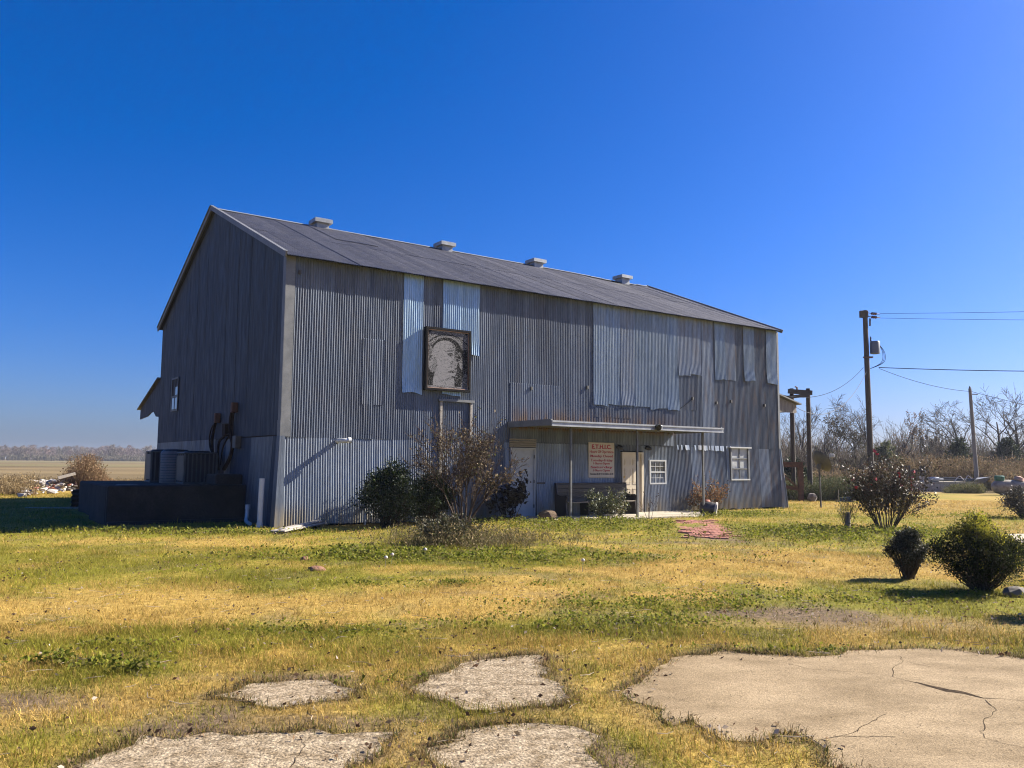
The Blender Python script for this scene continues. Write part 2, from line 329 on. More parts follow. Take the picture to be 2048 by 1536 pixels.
def ground_z(x, y):
    near = sst(48, 30, np.hypot(x, y)); la, lb = tolocal(x, y)
    away = sst(0.1, 1.2, np.maximum(np.maximum(-la, la - LEN), np.maximum(-lb, lb - WID)))
    z = ((fbm(x * .8, y * .8, 41) - .5) * .07 + (fbm(x * 3.5, y * 3.5, 43) - .5) * .03) * near * away
    z = z + .16 * blob(x, y, 915, 1075, 1.9, 1.5) + .10 * blob(x, y, 1200, 1050, 2.4, 1.1) * away + .08 * blob(x, y, 1640, 1068, 2.2, 1.5)
    if np.ndim(x):
        nr = (y < 10)
        if np.any(nr):
            xs, ys = np.asarray(x)[nr], np.asarray(y)[nr]; k = np.zeros(len(xs))
            tz = np.zeros(len(xs))
            for P, Q in zip(SP, SQ):
                i_ = inside(P, xs, ys); e_ = np.exp(-(dist_poly(Q, xs, ys) / .22) ** 2); k = np.maximum(k, np.where(i_, 1, e_)); tz = np.where(i_, -.025, tz)
            z[nr] = z[nr] * (1 - k) + tz + .003 * k
        pt = sst(.6, .1, np.maximum(np.maximum(6.9 - la, la - 14.2), np.maximum(-2.2 - lb, lb)))
        z = z * (1 - pt)
    return z
def gz(x, y): return float(ground_z(np.array([float(x)]), np.array([float(y)]))[0])

# ground: one sheet to the horizon
def axis(dense, far):
    out = list(dense); s = dense[1] - dense[0]
    while out[-1] < far: s *= 1.16; out.append(out[-1] + s)
    return out
yp = axis(np.arange(2.5, 36, .13), 6000); yn = [-v for v in axis(np.arange(-2.37, -2, .13), 6000)][::-1]
ys = np.array(sorted(set([round(v, 4) for v in yp + [v for v in yn if v < 2.4]])))
xp = axis(np.arange(0, 17, .13), 6000); xs = np.array([-v for v in xp[:0:-1]] + xp)
X, Y = np.meshgrid(xs, ys); x, y = X.ravel(), Y.ravel()
g, d, n1, n2, n3 = lawn(x, y)
base = STRAW * .72 * (1 - n2[:, None] * .35) + STRAW2 * n2[:, None] * .3
c = base * (1 - g[:, None]) + (GRN * .9 + (GRN2 - GRN) * n3[:, None]) * g[:, None]
c = c * (1 - d[:, None]) + SOIL * (.7 + .6 * n3[:, None]) * d[:, None]
fm = field_mask(x, y)[:, None]; rows = (fbm(x * .02, y * .16, 51) [:, None] - .5)
c = c * (1 - fm) + FIELD * (1 + 1.1 * rows + .5 * (n1[:, None] - .5)) * fm
fg = (sst(.5, .62, fbm(x * .012, y * .05, 61)) * .5)[:, None] * fm; c = c * (1 - fg) + np.array([.15, .14, .06]) * fg
z = ground_z(x, y)
W_ = len(xs); Hh = len(ys); idx = np.arange(W_ * Hh).reshape(Hh, W_)
F = np.stack([idx[:-1, :-1], idx[:-1, 1:], idx[1:, 1:], idx[1:, :-1]], -1).reshape(-1, 4)
M_GROUND = mat('lawn_and_field', (0, 0, 0), attr=True, rough=.95, spec=.1, fine=.3, fscale=14, bump=.8, bscale=45)
gr = fast('ground', np.c_[x, y, z], F, M_GROUND, None, np.clip(c, .005, 1), True); tag(gr, 'mown lawn running out into a bare tan field', kind='structure')

# broken concrete slabs of the old paving
def zsheet(P, z0, z1, m, name, parent=None):
    me = MB(); n = len(P); me.prism([tuple(p) for p in P], 'z', z0, z1); return me.build(name, m, parent)
CR = [[(1515 + a * .2603, 1136 + b * .2603) for a, b in q] for q in (
    [(1085, 670), (1110, 690), (1115, 715), (1075, 745), (1045, 775), (1042, 838)],
    [(240, 735), (360, 765), (480, 785), (680, 795), (830, 805), (950, 822), (1042, 840), (1130, 865), (1240, 888), (1400, 925), (1600, 965), (1750, 1003), (1900, 1008), (2060, 1022)],
    [(1740, 1010), (1800, 1060), (1820, 1090), (1775, 1140), (1740, 1185), (1742, 1235), (1722, 1260), (1740, 1300), (1800, 1325), (1900, 1350), (2060, 1385)],
    [(1010, 1125), (930, 1150), (800, 1230), (730, 1270), (570, 1300), (480, 1322)], [(590, 1293), (760, 1293), (900, 1300), (1060, 1300)], [(1150, 720), (1250, 745), (1330, 760)])]
CR2 = [[(500 + a * .2604, 1136 + b * .2604) for a, b in q] for q in ([(1290, 905), (1500, 905), (1800, 892), (2040, 900), (2250, 890)], [(560, 1395), (700, 1440), (760, 1480), (820, 1500)], [(600, 1530), (800, 1518), (900, 1500)], [(460, 1290), (390, 1400), (310, 1530)])]
for i, ((nm, _), P) in enumerate(zip(SLABS, SP)):
    o = zsheet(P, -.06, .004, M_CONC if i == 0 else M_CONC2, 'pavement'); tag(o, None, None, None, 'structure')
    o['label'] = ['large tan concrete slab crossed by long cracks', 'small worn concrete slab with a joint across it', 'smallest worn concrete slab sunk in the grass', 'pitted pale concrete slab between dead grass tufts', 'pale pitted concrete slab beside a tongue of grass'][i]
    for q in (CR if i == 0 else CR2 if i in (1, 3) else []):
        L_ = [G(a, b, .004)[:2] for a, b in q]
        if not inside(P, np.array([L_[len(L_) // 2][0]]), np.array([L_[len(L_) // 2][1]]))[0]: continue
        pts = []
        for a, b in zip(L_[:-1], L_[1:]):
            k = max(2, int(np.hypot(*(b - a)) / .06))
            pts += [a + (b - a) * j / k + (rs.rand(2) - .5) * .03 for j in range(k)]
        pts.append(L_[-1]); pts = np.array(pts); tn = np.gradient(pts, axis=0); nn = np.c_[-tn[:, 1], tn[:, 0]]; nn /= np.hypot(nn[:, 0], nn[:, 1])[:, None] + 1e-9
        wd = .0012 + .0038 * rs.rand(len(pts)) * vnoise(pts[:, 0] * 6, pts[:, 1] * 6, 4)
        if q is CR[1]:
            t = np.linspace(0, 1, len(pts)); wd = wd + .035 * np.exp(-((t - .72) / .09) ** 2)
        V = np.r_[np.c_[pts + nn * wd[:, None], np.full(len(pts), .0065)], np.c_[pts - nn * wd[:, None], np.full(len(pts), .0065)]]; k = len(pts)
        fast('crack', V, [(j, j + 1, k + j + 1, k + j) for j in range(k - 1)], M_CRACK, o)
# patio under the awning and the far walkway
pp = [BL(a, b)[:2] for a, b in ((6.6, -.02), (14.6, -.02), (14.3, -1.75), (12.6, -2.25), (9.5, -2.15), (6.7, -2.05))]
tag(zsheet(np.array(pp), -.1, .05, M_CONCW, 'patio'), 'pale concrete patio under the metal awning', kind='structure')
tag(zsheet(np.array([G(2008, 1086)[:2], G(2330, 1086)[:2], G(2330, 1070)[:2], G(2016, 1070)[:2]]), -.1, .03, M_CONCW, 'walkway'), 'pale concrete walkway edge beyond the bright bush', kind='structure')

# ------------------------------------------------------------------ the barn (local frame: x along the front, y inwards, z up)
barn = empty('barn', BC, 'long two-storey barn of patched corrugated metal with a gable roof', 'barn', None, TH)
PITCH_C = .0690; AMP = .0112
def corrugated(a0, a1, z0, z1, y, m, name='wall_sheet', tilt=0.0, amp=AMP, wav=.004, seed=0, flare=None, bend=None, seg=8, ragged=0.0):
    n = max(8, int((a1 - a0) / PITCH_C * seg)); a = np.linspace(a0, a1, n + 1)
    zz = np.linspace(z0, z1, max(2, int((z1 - z0) / .45) + 2)); A, Z = np.meshgrid(a, zz)
    yy = y - amp * np.sin(2 * np.pi * A / PITCH_C) - wav * 2 * (fbm(A * 1.3 + seed, Z * .9, seed) - .5) - tilt * (A - (a0 + a1) / 2)
    if flare: yy = yy - flare * sst(ZS, 0, Z)
    if bend: yy = yy - bend * np.clip((z0 + .5 - Z) / .5, 0, 1) ** 2
    if ragged: Z = Z.copy(); Z[0] += ragged * (vnoise(a * 3, a * 0 + seed, 3) - .5)
    k = len(a); idx = np.arange(k * len(zz)).reshape(len(zz), k)
    F = np.stack([idx[:-1, :-1], idx[:-1, 1:], idx[1:, 1:], idx[1:, :-1]], -1).reshape(-1, 4)
    return fast(name, np.c_[A.ravel(), yy.ravel(), Z.ravel()], F, m, barn, None, True)
# inner core that keeps the light out: solid block added behind the sheets
c_ = MB()
c_.prism([(0.08, 0.0), (WID - .08, 0.0), (WID - .08, ZE - .06), (WID / 2, ZR - .14), (.08, ZE - .06)], 'x', .08, LEN - .08)
c_.build('light_block_core', M_CORE, barn)
# front sheets, upper storey and lower band; openings leave gaps
OPEN = [('louvre_door', 7.0, 8.0, 0.0, 2.36), ('panel_door', 11.53, 12.55, 0.0, 2.07)]
SW = LEN / 32
rr = np.random.RandomState(3)
for i in range(32):
    a0, a1 = i * SW, (i + 1) * SW + .03
    tl = (rr.rand() - .5) * .016; m = M_OLD
    if a0 > 14.5: m = M_MID if rr.rand() < .25 else M_OLD
    corrugated(a0, min(a1, LEN), ZS - .03, ZE + .09, -.030 - .004 * (i % 2), m, tilt=tl, seed=i, wav=.011)
    x0, x1 = a0, min(a1, LEN); tl = (rr.rand() - .5) * .02
    m = M_MID if (rr.rand() < .6 or i < 8) else M_OLD
    spans = [(x0, x1, 0.04)]
    for nm, o0, o1, z0, z1 in OPEN:
        ns = []
        for (s0, s1, zb) in spans:
            if s1 <= o0 or s0 >= o1: ns.append((s0, s1, zb)); continue
            if s0 < o0: ns.append((s0, o0, zb))
            if s1 > o1: ns.append((o1, s1, zb))
            ns.append((max(s0, o0), min(s1, o1), z1 + .02))
        spans = ns
    for (s0, s1, zb) in spans:
        if s1 - s0 > .05 and ZS - zb > .06: corrugated(s0, s1, zb, ZS, -.020 - .004 * (i % 2), m, 'lower_wall_sheet', tl, seed=50 + i, flare=.10, ragged=.05 if zb < .1 else 0, wav=.012)
def wa(px, py, off=0.0):              # pixel on the front wall -> (a, z)
    dd = ray(px, py); n_ = -BM; o_ = np.array([0, 0, H]); t_ = ((BC + n_ * off - o_) @ n_) / (dd @ n_); P_ = o_ + dd * t_
    return (P_ - BC) @ BD, P_[2]
PATCH = [(3.34, 3.96, 3.57, M_NEW), (4.61, 5.24, 3.58, M_NEW), (5.24, 5.87, 4.84, M_NEW)]
for (x0, x1, yb, m) in [(1184, 1212, 810, M_NEW2), (1211, 1239, 811, M_NEW2), (1238, 1265, 812, M_MID), (1264, 1296, 815, M_NEW2), (1296, 1331, 818, M_NEW2), (1331, 1354, 819, M_NEW2), (1353, 1376, 750, M_MID), (1375, 1398, 752, M_MID), (1426, 1447, 760, M_NEW2), (1446, 1467, 762, M_MID), (1483, 1504, 763, M_NEW2), (1529, 1550, 768, M_NEW2)]:
    yt = 613 + (x0 - 1184) * .151; zb = wa((x0 + x1) / 2, yb)[1]; PATCH.append((wa(x0, yt)[0], min(wa(x1, yt + 4)[0] + .02, LEN - .03), zb, m))
for k, (a0, a1, zb, m) in enumerate(PATCH):
    o = corrugated(a0, a1, zb, ZE + .07, -.056 - .006 * (k % 2), m, 'patch_sheet', (rr.rand() - .5) * .03, seed=90 + k, bend=.055 * rr.rand(), wav=.016, ragged=.10)
for (a0, a1, z0, z1) in [(2.16, 2.78, 3.2, 5.0), (7.0, 8.9, 2.9, 4.1), (10.4, 12.0, 3.18, 3.5), (2.2, 2.5, 2.4, 4.4), (14.6, 15.2, 3.6, 5.0)]:
    corrugated(a0, a1, z0, z1, -.047, M_OLD, 'patch_sheet', (rr.rand() - .5) * .02, seed=130 + int(a0 * 7))
# strip of old dark sheet under the awning and crumpled flashing to its right
for k in range(7):
    corrugated(7.02 + k, min(8.03 + k, 14.0), 2.30, 2.72, -.056 - .004 * (k % 2), M_OLD, 'awning_back_sheet', 0, seed=150 + k, amp=.004)
f_ = MB(); pv = []
for k in range(46):
    a = 14.05 + k * .068; pv.append((a, -.065 - .02 * rr.rand(), 2.16 + .05 * (rr.rand() - .5)))
for k in range(45):
    if rr.rand() < .45: continue
    p, q = pv[k], pv[k + 1]; f_.add([p, q, (q[0], -.05, 2.34), (p[0], -.05, 2.34)], [(0, 1, 2, 3)])
f_.build('crumpled_flashing', M_MID, barn)
# small loose bits nailed on the wall
for px, py in [(1382, 797), (1430, 806), (1459, 803), (1526, 811), (1060, 777), (1172, 775), (598, 545)]:
    a, z = wa(px, py); MB().box(a - .03, a + .03, -.11, -.03, z - .05, z + .05).build('wall_bracket', M_DISH, barn)
a, z = wa(1384, 795); b2, z2 = wa(1352, 822)
MB().tube([(a, -.10, z), ((a + b2) / 2, -.07, (z + z2) / 2 - .02), (b2, -.06, z2)], .012, 6).build('hanging_wire', M_WIRE, barn)
# gable end (x = 0): flat sheets standing upright, upper field and lower band
def roofz(b): return 7.03 + (ZR - .04 - 7.03) * (1 - abs(b - WID / 2) / (WID / 2))
bs = np.linspace(0, WID, 25)
for k in range(24):
    b0, b1 = bs[k], bs[k + 1]; off = -.012 - .003 * (k % 2) - .003 * rr.rand(); sk = (rr.rand() - .5) * .005
    nseg = 4; q = np.linspace(b0, b1 + .02, nseg * 3 + 1); prof = off - .004 * (np.abs(((q - b0) / (b1 - b0) * nseg) % 1 - .5) > .40)
    top = np.array([roofz(v) for v in q]); V = []; F = []
    for zi, (zf) in enumerate((0, .35, .7, 1)):
        zz = ZS + .03 + (top - ZS - .03) * zf
        V += [(p - sk * (v - b0) - .006 * (vnoise(np.array(v * 2), np.array(zf * 5), k) - .5), v, t) for v, t, p in zip(q, zz, prof)]
    n = len(q); F = [(r_ * n + j, r_ * n + j + 1, (r_ + 1) * n + j + 1, (r_ + 1) * n + j) for r_ in range(3) for j in range(n - 1)]
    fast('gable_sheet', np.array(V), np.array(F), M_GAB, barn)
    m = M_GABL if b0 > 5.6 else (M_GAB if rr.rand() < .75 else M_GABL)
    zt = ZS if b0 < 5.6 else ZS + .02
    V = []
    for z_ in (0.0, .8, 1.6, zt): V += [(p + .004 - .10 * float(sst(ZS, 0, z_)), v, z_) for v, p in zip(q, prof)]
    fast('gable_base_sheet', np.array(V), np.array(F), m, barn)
# other two walls: plain sheeting
def plain(name, pts, m=M_GAB): MB().add(pts, [tuple(range(len(pts)))]).build(name, m, barn)
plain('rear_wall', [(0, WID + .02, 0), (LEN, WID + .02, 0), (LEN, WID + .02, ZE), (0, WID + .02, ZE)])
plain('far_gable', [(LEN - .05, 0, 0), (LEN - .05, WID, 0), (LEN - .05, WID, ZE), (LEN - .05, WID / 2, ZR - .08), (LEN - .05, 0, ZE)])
# corner and rake trim
t_ = MB(); t_.box(-.045, .20, -.052, -.040, ZS + .35, ZE + .06); t_.box(-.052, -.040, -.052, .16, ZS + .35, ZE + .06); t_.build('corner_trim', M_TRIM, barn)
t_ = MB(); t_.box(-.050, .21, -.060, -.048, ZS - .02, ZS + .40); t_.box(-.060, -.048, -.060, .17, ZS - .02, ZS + .40); t_.build('corner_trim', M_TRIM, barn)
t_ = MB(); t_.box(LEN - .06, LEN + .05, -.075, -.060, ZS, ZE - .02); t_.build('corner_trim', M_TRIM, barn)
t_ = MB(); t_.add([(LEN - .02, -.06, ZS), (LEN + .04, -.06, ZS), (LEN + .30, -.16, 0), (LEN - .02, -.14, 0)], [(0, 1, 2, 3)]); t_.beam((LEN + .04, -.07, ZS), (LEN + .30, -.17, 0), .03, .03); t_.build('corner_skirt', M_MID, barn)
t_ = MB(); t_.add([(-.062, -.064, ZS), (.07, -.064, ZS), (.07, -.165, 0), (-.165, -.165, 0), (-.062, .16, ZS), (-.165, .16, 0)], [(0, 1, 2, 3), (4, 0, 3, 5)]); t_.build('corner_trim', M_OLD, barn)
# roof
OVE = .31; ZRF = 6.91; SL = (ZR + .03 - ZRF) / (WID / 2 + OVE); RN = np.array([0, -SL, 1]) / math.hypot(SL, 1)
def roof_sheet(a0, a1, f0, f1, off, m, side=1, seed=0, seg=6):
    n = max(6, int((a1 - a0) / .0690 * seg)); a = np.linspace(a0, a1, n + 1); ff = np.linspace(f0, f1, 7); A, Fv = np.meshgrid(a, ff)
    yy = -OVE + (WID / 2 + OVE) * Fv; zz = ZRF + SL * (yy + OVE)
    sag = -.07 * np.exp(-((A - 17.6) / 1.6) ** 2) * Fv - .02 * fbm(A * .3, Fv * 2, 77)
    h = off + .011 * np.sin(2 * np.pi * A / .0690) + sag + .013 * (fbm(A * .8, Fv * 4, seed) - .5)
    P = np.c_[A.ravel(), (yy + RN[1] * h).ravel(), (zz + RN[2] * h).ravel()]
    if side < 0: P[:, 1] = WID - P[:, 1]
    k = len(a); idx = np.arange(k * 7).reshape(7, k); F = np.stack([idx[:-1, :-1], idx[:-1, 1:], idx[1:, 1:], idx[1:, :-1]], -1).reshape(-1, 4)
    return fast('roof_sheet', P, F, m, barn, None, True)
RW = (LEN + .10) / 30
for i in range(30):
    a0 = -.12 + i * RW; a1 = a0 + RW + .03
    roof_sheet(a0, a1, 0, .53, .015 + .004 * (i % 2), M_ROOF, 1, i); roof_sheet(a0, a1, .51, 1.0, .022 + .004 * (i % 2), M_ROOF, 1, i + 40)
    roof_sheet(a0, a1, 0, 1.0, .015 + .004 * (i % 2), M_ROOF, -1, i + 80, 3)
roof_sheet(3.1, 4.6, .62, .99, .045, M_ROOF, 1, 200)
# underside boards of the eave, so that the roof has a thickness
for sd_ in (1, -1):
    q = [(-.10, -OVE + .05, ZRF - .03 + SL * .05), (LEN - .04, -OVE + .05, ZRF - .03 + SL * .05), (LEN - .04, WID / 2, ZR - .02), (-.10, WID / 2, ZR - .02)]
    if sd_ < 0: q = [(x_, WID - y_, z_) for x_, y_, z_ in q]
    MB().add(q, [(0, 1, 2, 3)]).build('roof_deck', M_CORE, barn)
rc = MB(); n = 28
for k in range(n):
    x0, x1 = -.14 + k * (LEN + .15) / n, -.14 + (k + 1) * (LEN + .15) / n; zt = ZR + .085 - .05 * math.exp(-((x0 - 17.6) / 1.6) ** 2)
    rc.add([(x0, WID / 2 - .2, zt - .088), (x1, WID / 2 - .2, zt - .088), (x1, WID / 2, zt), (x0, WID / 2, zt), (x1, WID / 2 + .2, zt - .088), (x0, WID / 2 + .2, zt - .088)], [(0, 1, 2, 3), (3, 2, 4, 5)])
rc.build('ridge_cap', M_VENT2, barn)
for s_ in (1, -1):
    y0, y1 = (-OVE, WID / 2) if s_ > 0 else (WID + OVE, WID / 2); z0 = ZRF; z1 = ZR + .06
    MB().beam((-.15, y0, z0), (-.15, y1, z1), .04, .16).build('rake_trim', M_TRIM, barn)
    MB().beam((-.15, y0, z0 + .085), (-.15, y1, z1 + .085), .11, .012).build('rake_flashing', M_TRIM, barn)
    MB().beam((LEN + .01, y0, z0), (LEN + .01, y1, z1 - .03), .04, .14).build('rake_trim', M_TRIM, barn)
# four square ridge ventilators: neck and a capped hood
for a in (3.65, 8.8, 13.3, 18.3):
    v = MB(); v.box(a - .23, a + .23, WID / 2 - .28, WID / 2 + .20, ZR - .12, ZR + .24); nk = v.build('ridge_vent', M_VENT2, barn)
    v = MB(); h = .33; zc = ZR + .15
    v.add([(a - h, WID / 2 - h - .06, zc), (a + h, WID / 2 - h - .06, zc), (a + h, WID / 2 + h - .06, zc), (a - h, WID / 2 + h - .06, zc), (a - h, WID / 2 - h - .06, zc + .14), (a + h, WID / 2 - h - .06, zc + .14), (a + h, WID / 2 + h - .06, zc + .14), (a - h, WID / 2 + h - .06, zc + .14), (a, WID / 2 - .06, zc + .25)],
          [(0, 1, 5, 4), (1, 2, 6, 5), (2, 3, 7, 6), (3, 0, 4, 7), (4, 5, 8), (5, 6, 8), (6, 7, 8), (7, 4, 8), (3, 2, 1, 0)]); v.build('vent_hood', M_VENT2, nk)
# rear lean-to, seen past the gable, with a wavy lower edge
bt = MB(); b0, b1 = WID + .03, 18.2
prof = [(b0, 4.88), (b1, 3.84), (b1, 3.40), (b1 - .7, 3.44), (b1 - 1.5, 3.47), (b1 - 2.2, 3.6), (b1 - 2.7, 3.62), (b1 - 3.2, 3.40), (b0, 3.36)]
bt.prism(prof, 'x', -.02, .03); bt.build('lean_to_end_wall', M_GAB, barn)
MB().prism([(b0, 4.95), (b1 + .15, 3.86), (b1 + .15, 3.82), (b0, 4.90)], 'x', -.14, 8.0).build('lean_to_roof', M_ROOF, barn)
# hood over the loading door on the far gable
hd = MB(); hd.prism([(LEN + .03, 4.62), (LEN + 2.0, 4.17), (LEN + 2.0, 3.86), (LEN + .03, 3.86)], 'y', .6, .66)
hood = hd.build('side_hood', M_POLEGREY, barn)
for k in range(8): MB().box(LEN + .04 + k * .246, LEN + .275 + k * .246, .575 - .006 * (k % 2), .598, 3.82 - .02 * rr.rand(), 4.60 - .228 * (k + 1) * .246).build('board', M_POLEGREY, hood)
MB().prism([(LEN + .03, 4.71), (LEN + 2.15, 4.20), (LEN + 2.15, 4.15), (LEN + .03, 4.65)], 'y', .42, 5.0).build('hood_roof', M_TRIM, hood)
MB().box(LEN + 1.97, LEN + 2.03, .67, 4.8, 3.86, 4.14).build('hood_fascia', M_POLEGREY, hood)
# awning over the patio
aw = MB(); A0, A1, PR = 6.95, 14.03, 2.2
aw.add([(A0, -.04, 2.86), (A1, -.04, 2.86), (A1, -PR, 2.78), (A0, -PR, 2.78), (A0, -.04, 2.91), (A1, -.04, 2.91), (A1, -PR, 2.83), (A0, -PR, 2.83)], [(0, 3, 2, 1), (4, 5, 6, 7), (0, 1, 5, 4), (1, 2, 6, 5), (2, 3, 7, 6), (3, 0, 4, 7)])
awn = aw.build('awning', M_TRIM, barn)
fs = MB(); fs.box(A0 - .03, A1 + .03, -PR - .05, -PR - .004, 2.70, 2.86); fs.box(A0 - .03, A1 + .03, -PR - .075, -PR - .052, 2.815, 2.862); fs.box(A0 - .03, A1 + .03, -PR - .068, -PR - .052, 2.70, 2.725); fs.build('fascia', M_VENT, awn)
for q in (A0, A1): MB().box(q - .03, q + .03, -PR, -.07, 2.72, 2.90).build('side_fascia', M_TRIM, awn)
for k in range(9): MB().box(A0 + .05, A1 - .05, -.3 - k * .22, -.27 - k * .22, 2.755, 2.79).build('soffit_rib', M_TRIM, awn)
for a in (7.88, 10.50, 13.45): MB().box(a - .028, a + .028, -1.93, -1.87, -.05, 2.775).build('post', M_POST, awn)
# doors and windows
def door1():
    a0, a1, zt = 7.03, 7.97, 2.12
    o = MB().box(a0 + .05, a1 - .05, -.050, -.01, .05, zt - .04).build('plain_door', M_WHITE, barn)
    f = MB(); f.box(a0, a0 + .05, -.085, -.005, .04, zt); f.box(a1 - .05, a1, -.085, -.005, .04, zt); f.box(a0 + .05, a1 - .05, -.085, -.005, zt - .04, zt); f.build('door_frame', M_WHITE, o)
    MB().lathe([(.028, 0), (.03, .03), (.015, .05)], (a0 + .14, -.055, 1.0), (0, -1, 0), 10).build('handle', M_DISH, o)
    for z in (.35, 1.1, 1.85): MB().box(a1 - .055, a1 - .045, -.095, -.05, z - .05, z + .05).build('hinge', M_DISH, o)
    for k in range(4): MB().add([(a0 - .05, -.05, 2.14 + k * .065), (a1 + .02, -.05, 2.14 + k * .065), (a1 + .02, -.10, 2.195 + k * .065), (a0 - .05, -.10, 2.195 + k * .065)], [(0, 1, 2, 3)]).build('louvre_slat', M_GREYWOOD, o)
door1()
def door2():
    a0, a1, zt = 11.55, 12.53, 2.05
    o = MB().box(a0 + .04, a1 - .10, -.046, -.01, .05, zt - .06).build('panel_door', M_CREAM, barn)
    f = MB(); f.box(a0, a0 + .04, -.095, -.005, .04, zt); f.box(a1 - .10, a1, -.095, -.005, .04, zt); f.box(a0 + .04, a1 - .10, -.095, -.005, zt - .06, zt); f.build('door_frame', M_CREAM, o)
    xl, xr = a0 + .04, a1 - .10; wd = (xr - xl)
    for (z0, z1) in ((1.62, 1.82), (.98, 1.52), (.22, .84)):
        for s in (0, 1):
            p0 = xl + wd * (.13 + .42 * s); p1 = p0 + wd * .31
            p = MB(); e = .022
            p.box(p0, p1, -.058, -.047, z0, z0 + e); p.box(p0, p1, -.058, -.047, z1 - e, z1); p.box(p0, p0 + e, -.058, -.047, z0 + e, z1 - e); p.box(p1 - e, p1, -.058, -.047, z0 + e, z1 - e); p.box(p0 + .05, p1 - .05, -.054, -.047, z0 + .05, z1 - .05)
            p.build('panel', M_CREAM, o)
    M_BR = mat('brass', (.55, .38, .12), rough=.25, metal=.9)
    for z in (.93, 1.22): MB().lathe([(.02, 0), (.032, .03), (.02, .055)], (xl + .06, -.046, z), (0, -1, 0), 10).build('handle', M_BR, o)
door2()
def window1():
    a0, a1, z0, z1 = 12.80, 13.60, .97, 1.80; y = -.10
    o = MB().box(a0 + .03, a1 - .03, -.060, -.03, z0 + .03, z1 - .03).build('sash_window', M_GLASS, barn)
    f = MB(); f.box(a0, a0 + .06, y, -.02, z0, z1); f.box(a1 - .06, a1, y, -.02, z0, z1); f.box(a0 + .06, a1 - .06, y, -.02, z0, z0 + .05); f.box(a0 + .06, a1 - .06, y, -.02, z1 - .05, z1); f.build('frame', M_WHITE, o)
    MB().box(a0 + .062, a1 - .062, y + .005, -.03, (z0 + z1) / 2 - .025, (z0 + z1) / 2 + .025).build('meeting_rail', M_WHITE, o)
    mu = MB(); zm = (z0 + z1) / 2
    for k in (1, 2): 
        q = a0 + .06 + (a1 - a0 - .12) * k / 3; mu.box(q - .009, q + .009, -.078, -.0605, z0 + .05, zm - .025); mu.box(q - .009, q + .009, -.078, -.0605, zm + .025, z1 - .05)
    for (p, q) in ((z0 + .05, zm - .025), (zm + .025, z1 - .05)): mu.box(a0 + .06, a1 - .06, -.079, -.0615, (p + q) / 2 - .009, (p + q) / 2 + .009)
    mu.build('glazing_bar', M_WHITE, o)
    MB().box(a0 + .08, a1 - .08, -.064, -.0605, z0 + .06, z0 + .2).build('pane', M_CURT, o)
window1()
def window2():
    a0, a1, z0, z1 = 16.98, 17.98, 1.13, 2.27; y = -.11
    o = MB().box(a0, a1, -.050, -.02, z0, z1).build('curtained_window', M_CURT, barn)
    f = MB(); f.box(a0 - .03, a0 + .04, y, -.02, z0, z1); f.box(a1 - .04, a1 + .03, y, -.02, z0, z1); f.build('frame', M_TRIM, o)
    MB().box(a0 - .10, a1 + .10, y - .05, -.02, z1, z1 + .05).build('head_flashing', M_WHITE, o)
    MB().box(a0 - .03, a1 + .03, y - .02, -.02, z0 - .05, z0).build('sill', M_WHITE, o)
    g_ = MB(); g_.box((a0 + a1) / 2 - .02, (a0 + a1) / 2 + .02, -.085, -.051, z0, z1)
    for k in (1, 2): z = z0 + (z1 - z0) * k / 3; g_.box(a0 + .04, a1 - .04, -.092, -.0515, z - .02, z + .02)
    g_.build('glazing_bar', M_TRIM, o)
    for r_ in range(3):
        for s in range(2):
            p0 = a0 + .045 + s * .475; q0 = z0 + .01 + r_ * (z1 - z0) / 3
            MB().box(p0, p0 + .43, -.058, -.0515, q0 + .02, q0 + (z1 - z0) / 3 - .03).build('pane', M_CURT, o)
window2()
# boarded old door frame below the picture
f = MB(); f.box(4.56, 4.63, -.10, -.04, .3, 3.40); f.build('door_jamb', M_GREYWOOD, barn); f = MB(); f.box(5.57, 5.64, -.10, -.04, .3, 3.40); f.build('door_jamb', M_GREYWOOD, barn)
MB().box(4.50, 5.70, -.13, -.04, 3.40, 3.47).build('door_lintel', M_TRIM, barn)
MB().box(8.02, 8.32, -.10, -.05, 1.02, 1.07).build('ledge', M_DARKWOOD, barn)
# gable window: dark opening with four panes, three of them still pale
gw = MB().box(-.035, -.02, 11.25, 12.2, 3.5, 4.68).build('gable_window', M_CORE, barn)
f = MB(); f.box(-.06, -.036, 11.20, 11.27, 3.46, 4.72); f.box(-.06, -.036, 12.18, 12.25, 3.46, 4.72); f.box(-.06, -.036, 11.27, 12.18, 4.66, 4.72); f.box(-.06, -.036, 11.27, 12.18, 3.46, 3.52); f.box(-.055, -.036, 11.27, 12.18, 3.98, 4.04); f.box(-.055, -.036, 11.69, 11.75, 3.52, 3.98); f.box(-.055, -.036, 11.69, 11.75, 4.04, 4.66); f.build('frame', M_DARKWOOD, gw)
M_PANE = mat('frosted_pane', (.50, .58, .64), rough=.12, spec=.9)
for b0, b1, z0, z1 in ((11.29, 11.67, 4.06, 4.36), (11.29, 11.67, 3.54, 3.96), (11.77, 12.16, 3.54, 3.96)): MB().box(-.046, -.0365, b0, b1, z0, z1).build('pane', M_PANE, gw)
